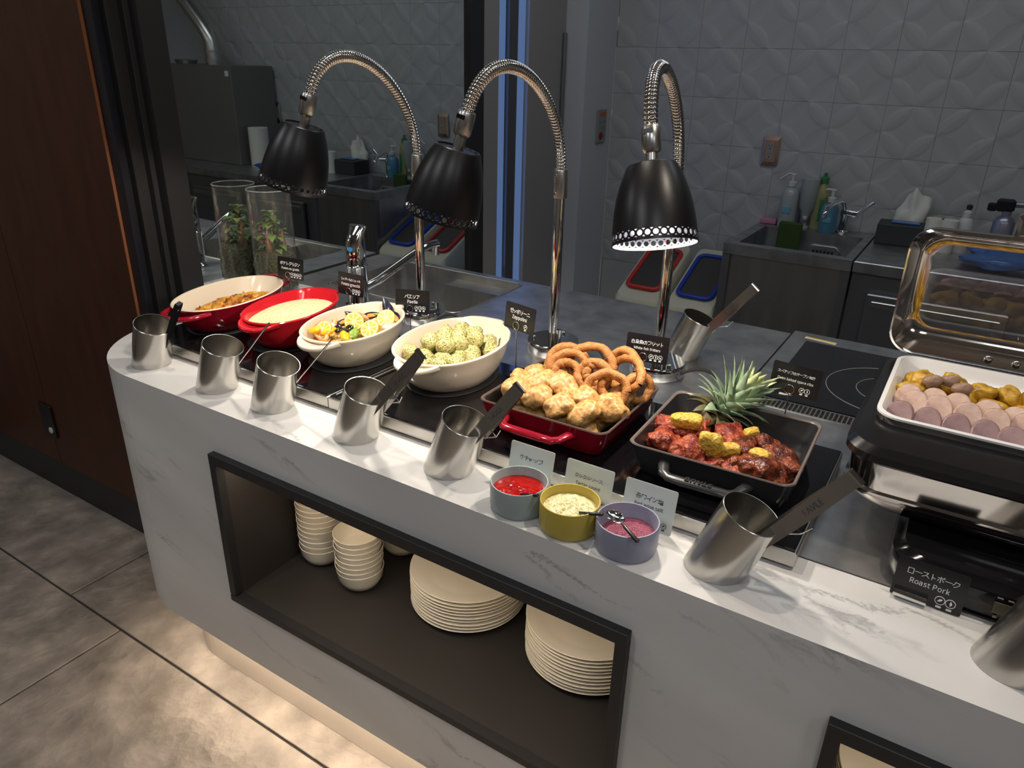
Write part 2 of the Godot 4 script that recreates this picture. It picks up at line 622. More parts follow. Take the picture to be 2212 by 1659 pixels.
# ------------------------------------------------------------------ the room
func shell() -> void:
	# floors: a dark bed with large stone slabs laid on it, plain vinyl in the kitchen
	var fl := struct_box("floor", Vector3(-0.4, -0.1, 1.75), Vector3(7.4, 0.19, 4.2), M.grout_dark)
	var n := 0
	for row in 7:
		var z0 := 0.005 - 0.6 + 0.6 * row
		var off := -1.695 if row % 2 == 1 else -1.946
		for k in range(-2, 4):
			var x0 := off + 1.2 * k
			if x0 > 3.2 or x0 < -4.2:
				continue
			var st := begin()
			var zf := maxf(z0, -0.345)
			var zb := minf(z0 + 0.6, 3.8)
			bx(st, Vector3(x0 + 0.6, -0.006, (zf + zb) / 2), Vector3(1.194, 0.012, zb - zf - 0.006), 0.0015)
			var o := done("tile", st, M.slate, fl)
			n += 1
	struct_box("floor_kitchen", Vector3(0.4, -0.1, -1.5), Vector3(6.0, 0.19, 2.38), mat_plain("vinyl_grey", Color(0.5, 0.49, 0.48), 0.5))
	struct_box("ceiling", Vector3(-0.4, 2.66, 0.5), Vector3(7.6, 0.12, 6.9), M.ceiling_dark)
	# brown veneer wall beside the counter, in three boards with open joints
	var bw := struct_box("wall_brown", Vector3(-2.96, 1.3, -0.36), Vector3(2.26, 2.6, 0.13), mat_plain("wall_core", Color(0.08, 0.05, 0.04), 0.8))
	for b in [[-4.08, -2.485], [-2.482, -1.832]]:
		var st := begin()
		bx(st, Vector3((b[0] + b[1]) / 2, 1.36, -0.291), Vector3(b[1] - b[0], 2.48, 0.008), 0.0012)
		done("panel", st, M.wood, bw)
	var lip := begin()
	bx(lip, Vector3(-1.8295, 1.36, -0.289), Vector3(0.003, 2.48, 0.012), 0.0)
	done("edge_trim", lip, mat_plain("veneer_edge", Color(0.50, 0.30, 0.17), 0.5), bw)
	var bb := begin()
	bx(bb, Vector3(-2.96, 0.06, -0.292), Vector3(2.24, 0.118, 0.01), 0.0015)
	var base := done("baseboard_brown", bb, M.frame_black)
	base.set_meta("kind", "structure")
	# black stepped jamb between the veneer and the mirror
	var jb := begin()
	bx(jb, Vector3(-1.810, 1.3, -0.315), Vector3(0.038, 2.6, 0.05), 0.002)
	var jam := done("trim_1", jb, mat_plain("jamb_navy", Color(0.085, 0.09, 0.12), 0.35))
	jam.set_meta("kind", "structure")
	for q in [[Vector3(-1.780, 1.3, -0.345), Vector3(0.022, 2.6, 0.07), M.jamb_grey], [Vector3(-1.759, 1.3, -0.375), Vector3(0.022, 2.6, 0.07), M.frame_black], [Vector3(-1.732, 1.3, -0.385), Vector3(0.034, 2.6, 0.064), M.jamb_grey]]:
		var st := begin()
		bx(st, q[0], q[1], 0.002)
		done("profile", st, q[2], jam)
	# end wall behind mirror and sliding door
	struct_box("wall_end", Vector3(-1.86, 1.3, -1.62), Vector3(0.2, 2.6, 2.4), M.wall_grey)
	var mir := thing("wall_mirror", "tall wall mirror in a black frame at the end of the counter", "mirror", Vector3(XM, 0.0, -1.03))
	var st := begin()
	bx(st, Vector3(-0.006, 1.3, 0), Vector3(0.012, 2.56, 1.222), 0.001)
	var mm := mat_plain("mirror_silver", Color(0.89, 0.91, 0.9), 0.015, 1.0)
	done("glass", st, mm, mir)
	st = begin()
	bx(st, Vector3(0.002, 1.3, -0.652), Vector3(0.03, 2.6, 0.084), 0.002)
	done("frame", st, M.frame_black, mir)
	# sliding door with two slits, glow painted in for bluish reflections, beside the mirror
	var dr := thing("door_1", "grey sliding door with two slits given a blue glow for reflected light", "door", Vector3(XM, 0, -2.0))
	dr.set_meta("kind", "structure")
	var parts := [[-1.725, -1.836, "jamb", "door_grey"], [-1.909, -1.973, "mullion", "door_dark"], [-2.056, -2.42, "leaf", "door_grey"]]
	mat_plain("door_grey", Color(0.56, 0.545, 0.535), 0.5)
	mat_plain("door_dark", Color(0.30, 0.30, 0.31), 0.4)
	for p in parts:
		st = begin()
		bx(st, Vector3(-0.005, 1.3, (p[0] + p[1]) / 2 + 2.0), Vector3(0.03, 2.6, absf(p[1] - p[0])), 0.003)
		done(p[2], st, M[p[3]], dr)
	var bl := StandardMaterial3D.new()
	bl.resource_name = "blue_reflection_glow"
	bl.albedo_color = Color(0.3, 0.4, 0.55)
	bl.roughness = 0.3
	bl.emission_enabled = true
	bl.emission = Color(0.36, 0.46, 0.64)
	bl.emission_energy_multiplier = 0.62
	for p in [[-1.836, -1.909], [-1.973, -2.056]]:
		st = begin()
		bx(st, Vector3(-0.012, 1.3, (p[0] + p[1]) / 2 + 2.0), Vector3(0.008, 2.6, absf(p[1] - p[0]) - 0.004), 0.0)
		done("glow_slit_pane", st, bl, dr)
		var al := AreaLight3D.new()  # added blue lamp that carries the slit's painted glow into the room
		al.name = "added_slit_light"
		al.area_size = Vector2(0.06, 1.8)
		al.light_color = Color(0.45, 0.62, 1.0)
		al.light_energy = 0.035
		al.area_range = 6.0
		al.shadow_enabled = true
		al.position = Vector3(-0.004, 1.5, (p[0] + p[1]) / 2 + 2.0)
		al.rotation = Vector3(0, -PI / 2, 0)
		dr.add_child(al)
	st = begin()
	bx(st, Vector3(0.018, 1.0, -0.345), Vector3(0.012, 1.1, 0.022), 0.004)
	done("handle", st, M.dark_steel, dr)
	# white pier with the alarm panel, in front of the door's plane
	struct_box("wall_pier", Vector3(-1.7, 1.3, -2.53), Vector3(0.194, 2.6, 0.33), mat_plain("pier_white", Color(0.72, 0.73, 0.74), 0.5))
	struct_box("trim_2", Vector3(-1.6015, 1.3, -2.662), Vector3(0.006, 2.6, 0.006), mat_plain("corner_bead", Color(0.85, 0.86, 0.86), 0.4))
	# outer shell
	struct_box("wall_back", Vector3(0.4, 1.3, -2.8), Vector3(6.2, 2.6, 0.2), M.wall_grey)
	struct_box("wall_right", Vector3(3.36, 1.3, 0.5), Vector3(0.12, 2.6, 6.9), M.dining_wall)
	struct_box("wall_left", Vector3(-4.14, 1.3, 1.7), Vector3(0.12, 2.6, 4.3), M.dining_wall)
	struct_box("wall_front", Vector3(-0.4, 1.3, 3.9), Vector3(7.6, 2.6, 0.12), M.dining_wall)
	# floor socket on the veneer
	var so := thing("floor_socket", "black socket plate low on the brown veneer wall", "socket", Vector3(-2.4885, 0.2865, -0.287))
	st = begin()
	bx(st, Vector3(0, 0, 0.004), Vector3(0.076, 0.118, 0.007), 0.0015)
	done("plate", st, M.black_paint, so)
	st = begin()
	lathe(st, [[0.011, 0.0], [0.011, 0.003], [0.009, 0.004], [0.0, 0.004]], 18)
	var dot := done("insert", st, mat_plain("socket_white", Color(0.8, 0.8, 0.78), 0.4), so)
	dot.rotation.x = PI / 2
	dot.position = Vector3(0.012, -0.034, 0.0075)
	# alarm panel
	var ap := thing("alarm_panel", "small grey control panel with a red button on the white pier", "control panel", Vector3(-1.603, 1.16, -2.545))
	st = begin()
	bx(st, Vector3(0.006, 0, 0), Vector3(0.012, 0.148, 0.085), 0.002)
	done("plate", st, mat_plain("panel_grey", Color(0.52, 0.52, 0.52), 0.35), ap)
	st = begin()
	bx(st, Vector3(0.0125, 0.055, 0), Vector3(0.002, 0.014, 0.06), 0.0)
	done("orange_lettering_bar", st, mat_plain("panel_orange", Color(0.72, 0.38, 0.2), 0.5), ap)
	st = begin()
	lathe(st, [[0.016, 0.0], [0.016, 0.004], [0.012, 0.007], [0.0, 0.0075]], 20)
	var rb := done("button", st, mat_plain("button_red", Color(0.5, 0.1, 0.1), 0.3), ap)
	rb.rotation.z = -PI / 2
	rb.position = Vector3(0.012, -0.042, 0.012)
	st = begin()
	for q in [[0.02, 0.015], [0.0, 0.012], [0.022, -0.018], [-0.008, -0.015]]:
		bx(st, Vector3(0.0125, q[0], q[1]), Vector3(0.002, 0.008, 0.02), 0.0)
	done("lettering", st, M.grey_print, ap)


# relief of overlapping circles: height at a point of the wall in tile units (0..1 is one tile)
func petal(u: float, v: float, keep: int) -> float:
	var best := 0.0
	# circle centres on a checkerboard with half-tile steps, radius half a tile
	for ci in [[0.0, 0.0], [1.0, 0.0], [0.0, 1.0], [1.0, 1.0]]:
		var d1 := 0.5 - Vector2(u - ci[0], v - ci[1]).length()
		var d2 := 0.5 - Vector2(u - 0.5, v - 0.5).length()
		var m := minf(d1, d2)
		var q := int(ci[0]) + 2 * int(ci[1])
		if m > 0.0:
			var s := 1.0 if keep & (1 << q) else -0.75
			best = s * pow(clampf(m / 0.1465, 0, 1), 0.45)
	return best


func kitchen_wall() -> void:
	var w := thing("wall_tiles", "white wall of square tiles with a relief of overlapping circles", "tiled wall", Vector3(0, 0, ZW))
	w.set_meta("kind", "structure")
	var variants := []
	var n := 44
	for keep in [15, 6, 9, 11, 14]:
		var st := begin()
		st.set_smooth_group(0)
		var g := []
		for j in n + 1:
			var row := []
			for i in n + 1:
				var u := float(i) / n
				var v := float(j) / n
				var e := minf(minf(u, 1 - u), minf(v, 1 - v))
				var h := 0.006 + 0.0036 * petal(u, v, keep)
				row.append(Vector3((u - 0.5) * 0.1976, (v - 0.5) * 0.1976, h))
			g.append(row)
		flat(st)
		for i in n:
			for q in [[g[0][i], g[0][i + 1]], [g[n][i + 1], g[n][i]], [g[i + 1][0], g[i][0]], [g[i][n], g[i + 1][n]]]:
				var lo0 := Vector3(q[0].x, q[0].y, 0)
				var lo1 := Vector3(q[1].x, q[1].y, 0)
				quad(st, q[0], q[1], lo1, lo0)
		for j in n:
			for i in n:
				st.set_smooth_group(0)
				quad(st, g[j][i], g[j + 1][i], g[j + 1][i + 1], g[j][i + 1])
		variants.append(mesh_of(st))
	var pick := RandomNumberGenerator.new()
	pick.seed = 31
	for r in 10:
		for c in 14:
			var o := inst("tile", variants[pick.randi_range(0, 4)], M.tile_white, w)
			o.position = Vector3(-1.503 + 0.1985 * c, 0.796 - 0.3955 * 0.5 + 0.1985 * r + 0.01, 0)
			o.rotation.z = PI / 2 * pick.randi_range(0, 3)
	for y in [0.10, 0.3]:
		pass
	var st2 := begin()
	bx(st2, Vector3(-0.12, 0.3, -0.002), Vector3(2.95, 0.6, 0.012), 0.0)
	done("lower_panel", st2, M.tile_white, w)


# ------------------------------------------------------------------ the buffet counter
func outline(inset: float, back: float, right: float) -> PackedVector2Array:
	var p := PackedVector2Array()
	var r := 0.25 - inset
	for i in 17:
		var a := PI / 2 + PI / 2 * i / 16
		p.append(Vector2(-1.42 + cos(a) * r, -0.25 + sin(a) * r))
	p.append(Vector2(-1.67 + inset, -0.36))
	p.append(Vector2(XM + 0.012, -0.425))
	if back < -0.46 and back > -0.48:
		p.append(Vector2(XM + 0.012, -0.69))
		p.append(Vector2(-1.56, -0.69))
		p.append(Vector2(-1.56, back))
	else:
		p.append(Vector2(XM + 0.012, back))
	p.append(Vector2(right, back))
	p.append(Vector2(right, -inset))
	return p


func counter() -> void:
	var root := thing("buffet_counter", "white veined marble buffet counter with a rounded end", "counter")
	# top: marble strip in front and round the end; steel lies behind it
	var st := begin()
	slab(st, outline(0.0, -0.47, -0.332), HT - 0.02, HT)
	var right := PackedVector2Array([Vector2(-0.332, 0), Vector2(-0.332, -0.16), Vector2(2.4, -0.16), Vector2(2.4, 0)])
	slab(st, right, HT - 0.02, HT)
	done("countertop", st, M.marble, root)
	# skirt: curved end, then pieces round the two niches
	st = begin()
	var y0 := 0.19
	var y1 := HT - 0.0201
	var o := outline(0.0, -0.42, -0.3)
	var q := outline(0.02, -0.42, -0.3)
	var poly := PackedVector2Array()
	for i in 18:
		poly.append(o[i])
	for i in range(17, -1, -1):
		poly.append(q[i])
	slab(st, poly, y0, y1)
	var n1 := [-1.159, -0.269]
	var top := 0.716
	var bot := 0.3595
	for b in [[-1.42, n1[0], y0, y1], [n1[0], n1[1], top, y1], [n1[0], n1[1], y0, bot], [n1[1], -0.0102, y0, y1], [-0.0102, 0.88, top, y1], [-0.0102, 0.88, y0, bot], [0.88, 2.4, y0, y1]]:
		bx(st, Vector3((b[0] + b[1]) / 2, (b[2] + b[3]) / 2, -0.01), Vector3(b[1] - b[0], b[3] - b[2], 0.02), 0.0)
	done("front_panel", st, M.marble, root)
	# recessed plinth and the light strip hidden under the skirt
	st = begin()
	var pl := PackedVector2Array()
	for i in 13:
		var a := PI / 2 + PI / 2 * i / 12
		pl.append(Vector2(-1.40 + cos(a) * 0.15, -0.224 + sin(a) * 0.15))
	pl.append(Vector2(-1.55, -0.6))
	pl.append(Vector2(2.4, -0.6))
	pl.append(Vector2(2.4, -0.074))
	slab(st, pl, 0.001, 0.2)
	done("plinth", st, mat_plain("plinth_cream", Color(0.80, 0.76, 0.71), 0.5), root)
	st = begin()
	slab(st, outline(0.025, -0.6, 2.4), 0.2, 0.21)
	done("bottom_board", st, M.black_matte, root)
	var led := StandardMaterial3D.new()
	led.resource_name = "led_strip_glow"
	led.emission_enabled = true
	led.emission = Color(1.0, 0.84, 0.64)
	led.emission_energy_multiplier = 2.0
	st = begin()
	bx(st, Vector3(0.5, 0.197, -0.045), Vector3(3.7, 0.004, 0.008), 0.0)
	done("led_strip", st, led, root)
	for k in 5:
		var l := AreaLight3D.new()
		l.name = "led_strip_source"
		l.area_size = Vector2(0.74, 0.02)
		l.light_color = Color(1.0, 0.91, 0.80)
		l.light_energy = 0.24
		l.area_range = 3.0
		l.shadow_enabled = true
		l.position = Vector3(-0.98 + 0.74 * k, 0.193, -0.045)
		l.rotation = Vector3(-PI / 2, 0, 0)
		root.add_child(l, true)
	var lc := AreaLight3D.new()
	lc.name = "led_strip_source"
	lc.area_size = Vector2(0.26, 0.02)
	lc.light_color = Color(1.0, 0.91, 0.80)
	lc.light_energy = 0.08
	lc.area_range = 3.0
	lc.shadow_enabled = true
	lc.position = Vector3(-1.475, 0.193, -0.09)
	lc.rotation = Vector3(-PI / 2, -0.65, 0)
	root.add_child(lc, true)
	st = begin()
	bx(st, Vector3(-1.475, 0.197, -0.09), Vector3(0.26, 0.004, 0.008), 0.0, Basis(Vector3.UP, -0.65))
	done("led_strip", st, led, root)
	# body behind the skirt
	st = begin()
	bx(st, Vector3(-1.40, 0.5, -0.55), Vector3(0.40, 0.55, 0.3), 0.0)
	bx(st, Vector3(0.5, 0.5, -1.04), Vector3(3.7, 0.58, 0.08), 0.0)
	done("carcass", st, M.brushed, root)
	niche(root, n1[0], n1[1], bot, top)
	niche(root, -0.0102, 0.88, bot, top)


func niche(root: Node, x0: float, x1: float, y0: float, y1: float) -> void:
	var nn := Node3D.new()
	nn.name = "niche"
	root.add_child(nn, true)
	var t := 0.012
	var d := 0.46
	var xm := (x0 + x1) / 2
	var ym := (y0 + y1) / 2
	var w := x1 - x0
	var h := y1 - y0
	solid("left_side", Vector3(x0 + t / 2, ym, -d / 2 - 0.001), Vector3(t, h, d), M.niche_black, nn, 0.0)
	solid("right_side", Vector3(x1 - t / 2, ym, -d / 2 - 0.001), Vector3(t, h, d), M.niche_black, nn, 0.0)
	solid("shelf", Vector3(xm, y0 + t / 2, -d / 2 - 0.001), Vector3(w - 2 * t, t, d), M.niche_black, nn, 0.0)
	solid("top_board", Vector3(xm, y1 - t / 2, -d / 2 - 0.001), Vector3(w - 2 * t, t, d), M.niche_black, nn, 0.0)
	solid("back_board", Vector3(xm, ym, -d), Vector3(w, h, t), M.niche_black, nn, 0.0)
	var st := begin()
	bx(st, Vector3(xm, y1 - 0.01, 0.004), Vector3(w, 0.022, 0.02), 0.001)
	bx(st, Vector3(xm, y0 + 0.008, 0.004), Vector3(w, 0.016, 0.02), 0.001)
	bx(st, Vector3(x0 + 0.009, ym, 0.004), Vector3(0.018, h - 0.036, 0.0195), 0.001)
	bx(st, Vector3(x1 - 0.009, ym, 0.004), Vector3(0.018, h - 0.036, 0.0195), 0.001)
	done("frame", st, M.frame_black, nn)
	# warm light strip under the niche's top, behind the frame
	st = begin()
	bx(st, Vector3(xm, y1 - t - 0.004, -0.03), Vector3(w - 2 * t - 0.02, 0.006, 0.012), 0.0)
	var led := StandardMaterial3D.new()
	led.resource_name = "led_strip_glow"
	led.emission_enabled = true
	led.emission = Color(1.0, 0.86, 0.68)
	led.emission_energy_multiplier = 2.0
	done("led_strip", st, led, nn)
	var l := AreaLight3D.new()
	l.name = "led_strip_source"
	l.area_size = Vector2(w - 2 * t - 0.02, 0.012)
	l.light_color = Color(1.0, 0.91, 0.80)
	l.light_energy = 0.12
	l.area_range = 3.0
	l.shadow_enabled = true
	l.position = Vector3(xm, y1 - t - 0.009, -0.03)
	l.rotation = Vector3(-PI / 2, 0, 0)
	nn.add_child(l)


# ------------------------------------------------------------------ steel worktop with its basin, and the built-in hob
func worktop() -> void:
	var root := thing("steel_worktop", "brushed steel kitchen worktop with a deep basin behind the buffet", "worktop")
	# basin opening
	var bx0 := -1.585
	var bx1 := -1.11
	var bz0 := -1.075
	var bz1 := -0.735
	var st := begin()
	for b in [[-1.5595, -0.333, -0.735, -0.4705], [XM + 0.012, -1.5595, -0.735, -0.6905], [XM + 0.012, bx0, -1.112, -0.735], [bx1, -0.333, -1.112, -0.735], [bx0, bx1, -1.112, bz0]]:
		bx(st, Vector3((b[0] + b[1]) / 2, HT - 0.0125, (b[2] + b[3]) / 2), Vector3(b[1] - b[0], 0.025, b[3] - b[2]), 0.0)
	done("worktop_sheet", st, M.worksteel, root)
	st = begin()
	var cx := (bx0 + bx1) / 2
	var cz := (bz0 + bz1) / 2
	var hx := (bx1 - bx0) / 2 + 0.002
	var hz := (bz1 - bz0) / 2 + 0.002
	var c := Vector3(cx, 0, cz)
	loft(st, [rrect(hx, hz, 0.03, HT - 0.001, 6, c), rrect(hx, hz, 0.03, HT - 0.16, 6, c), rrect(hx - 0.02, hz - 0.02, 0.03, HT - 0.19, 6, c)], false, true)
	done("basin", st, M.worksteel, root)
	st = begin()
	var rim := []
	for i in 29:
		rim.append(rrect(hx + 0.001, hz + 0.001, 0.03, HT + 0.001, 6, c)[i % 28])
	tube(st, rim, 0.0022, 6, false)
	done("basin_rim", st, M.steel, root)
	st = begin()
	lathe(st, [[0.05, HT - 0.189], [0.05, HT - 0.186], [0.038, HT - 0.187], [0.03, HT - 0.193], [0.0, HT - 0.193]], 24, Vector3(cx, 0, cz))
	done("drain", st, M.dark_steel, root)
	# built-in hob: steel plate, black glass, vent strip
	var hob := thing("induction_hob", "built-in steel hob plate with black glass and white ring marks", "hob")
	st = begin()
	# plate in four pieces round the open vent
	for b in [[-0.328, 1.568, -0.634, -0.162], [-0.328, 1.568, -1.138, -0.670], [-0.328, -0.300, -0.670, -0.634], [0.400, 1.568, -0.670, -0.634]]:
		bx(st, Vector3((b[0] + b[1]) / 2, HT - 0.0115, (b[2] + b[3]) / 2), Vector3(b[1] - b[0], 0.025, b[3] - b[2]), 0.0)
	done("hob_plate", st, M.worksteel, hob)
	st = begin()
	bx(st, Vector3(0.05, HT + 0.0025, -0.872), Vector3(0.674, 0.003, 0.39), 0.001)
	done("glass_top", st, M.glass_black, hob)
	for k in 2:
		st = begin()
		var rr: float = [0.135, 0.075][k]
		var ring := []
		for i in 49:
			var a := TAU * i / 48
			ring.append(Vector3(-0.06 + cos(a) * rr, HT + 0.0042, -0.845 + sin(a) * rr))
		tube(st, ring, 0.0011, 4, false)
		done("ring_mark", st, M.grey_print, hob)
	st = begin()
	for k in 2:
		var p := bez(Vector3(-0.262, HT + 0.0042, -0.70 - 0.006 * k), Vector3(-0.25, HT + 0.0042, -0.70 - 0.006 * k), Vector3(-0.24, HT + 0.0042, -0.705 - 0.006 * k), Vector3(-0.232, HT + 0.0042, -0.712 - 0.006 * k), 6)
		tube(st, p, 0.0012, 4, true)
	done("logo_mark", st, M.white_print, hob)
	# vent: a frame with slots, each bar its own piece
	var vent := Node3D.new()
	vent.name = "vent_grille"
	hob.add_child(vent)
	st = begin()
	bx(st, Vector3(0.05, HT + 0.0018, -0.672), Vector3(0.70, 0.0016, 0.004), 0.0)
	bx(st, Vector3(0.05, HT + 0.0018, -0.632), Vector3(0.70, 0.0016, 0.004), 0.0)
	done("vent_frame", st, M.steel, vent)
	# sheet steel duct dropping below the slots
	st = begin()
	for q in [[Vector3(0.05, HT - 0.09, -0.671), Vector3(0.704, 0.13, 0.002)], [Vector3(0.05, HT - 0.09, -0.633), Vector3(0.704, 0.13, 0.002)], [Vector3(-0.301, HT - 0.09, -0.652), Vector3(0.002, 0.13, 0.04)], [Vector3(0.401, HT - 0.09, -0.652), Vector3(0.002, 0.13, 0.04)]]:
		bx(st, q[0], q[1], 0.0)
	done("vent_duct", st, M.brushed, vent)
	st = begin()
	bx(st, Vector3(0, 0, 0), Vector3(0.0027, 0.002, 0.038), 0.0)
	var bar := mesh_of(st)
	for k in 83:
		var o := inst("slat", bar, M.steel, vent)
		o.position = Vector3(-0.2965 + 0.0084 * k, HT + 0.0022, -0.652)
	var sk := thing("warning_sticker", "small yellow and white sticker on the steel behind the hob", "sticker", Vector3(-0.258, HT + 0.0012, -1.097), -0.1)
	solid("white_band", Vector3(0, 0.0003, 0.004), Vector3(0.075, 0.0006, 0.007), mat_plain("sticker_white", Color(0.85, 0.85, 0.8), 0.6), sk, 0.0)
	solid("yellow_band", Vector3(0, 0.0003, -0.004), Vector3(0.075, 0.0006, 0.007), mat_plain("sticker_yellow", Color(0.85, 0.72, 0.2), 0.6), sk, 0.0)


# ------------------------------------------------------------------ black glass warming plates along the front
func warming_plates() -> void:
	var spans := [[-1.54, -0.9625, "long black glass warming plate under the oval dishes at the mirror end"], [-0.9605, -0.53, "black glass warming plate under the cream dish of herb balls"], [-0.528, -0.099, "black glass warming plate under the grill pan of ribs"]]
	for s in spans:
		var root := thing("warming_plate", s[2], "warming plate", Vector3((s[0] + s[1]) / 2, HT, -0.292), 0.0, "black glass warming plates")
		var w: float = s[1] - s[0]
		var st := begin()
		bx(st, Vector3(0, 0.0155, 0), Vector3(w, 0.023, 0.336), 0.0015)
		done("steel_case", st, M.brushed, root)
		st = begin()
		bx(st, Vector3(0, 0.0285, 0), Vector3(w - 0.006, 0.004, 0.330), 0.001)
		done("glass_top", st, M.glass_black, root)
		for k in 4:
			st = begin()
			lathe(st, [[0.012, 0.0], [0.012, 0.0038], [0.0, 0.0038]], 12)
			var f := done("foot", st, M.rubber, root)
			f.position = Vector3((w / 2 - 0.04) * [-1, 1, 1, -1][k], 0.0002, 0.13 * [-1, -1, 1, 1][k])
		if s[0] < -0.9 and s[0] > -1.0:
			st = begin()
			bx(st, Vector3(-w / 2 + 0.045, 0.0308, 0.105), Vector3(0.05, 0.0006, 0.04), 0.0)
			var lb := done("paper_label", st, M.card_white, root)
			lb.set_meta("label", "white paper label")
			st = begin()
			for i in 3:
				bx(st, Vector3(-w / 2 + 0.045, 0.0313, 0.095 + 0.009 * i), Vector3(0.036 - 0.006 * i, 0.0003, 0.002), 0.0)
			done("lettering", st, M.black_print, lb)
			st = begin()
			tube(st, [Vector3(-w / 2 + 0.015, 0.033, 0.16), Vector3(-w / 2 + 0.02, 0.033, 0.0), Vector3(-w / 2 + 0.03, 0.033, -0.1)], 0.0018, 6)
			done("wire", st, M.steel, root)
	# round marks left by heating zones


# ------------------------------------------------------------------ heat lamps on goosenecks
func shade_r(y: float) -> float:
	# bell: 66 mm at the rim, 40 mm at the crown
	var t := clampf(y / 0.118, 0, 1)
	return 0.0655 - 0.006 * t - 0.0205 * pow(t, 2.6)


func shade_shell(st: SurfaceTool, off: float) -> void:
	var n := 34
	var s := TAU / n * 0.0655 / 2       # half a cell, metres
	var yc := 0.0105
	var put := func(u: float, y: float) -> Vector3:
		var a := -u / 0.0655
		var r := shade_r(y) - off
		return Vector3(cos(a) * r, y, sin(a) * r)
	st.set_smooth_group(0)
	for i in n:
		var uc := (i + 0.5) * s * 2
		var k := 12
		for j in k:
			var q := []
			for w in [j, j + 1]:
				var a: float = TAU * w / k
				var cs := Vector2(cos(a), sin(a))
				var sq := cs / maxf(absf(cs.x), absf(cs.y))
				q.append(put.call(uc + cs.x * 0.0042, yc + cs.y * 0.0042))
				q.append(put.call(uc + sq.x * s, yc + sq.y * s))
			quad(st, q[0], q[2], q[3], q[1])
	var rings := []
	var y1 := yc + s
	for i in 15:
		var y := y1 + (0.118 - y1) * i / 14.0
		rings.append(circle(shade_r(y) - off, y, n * 2))
	loft(st, rings)
	rings = [circle(shade_r(0) - off, 0.0, n * 2), circle(shade_r(yc - s) - off, yc - s, n * 2)]
	loft(st, rings)


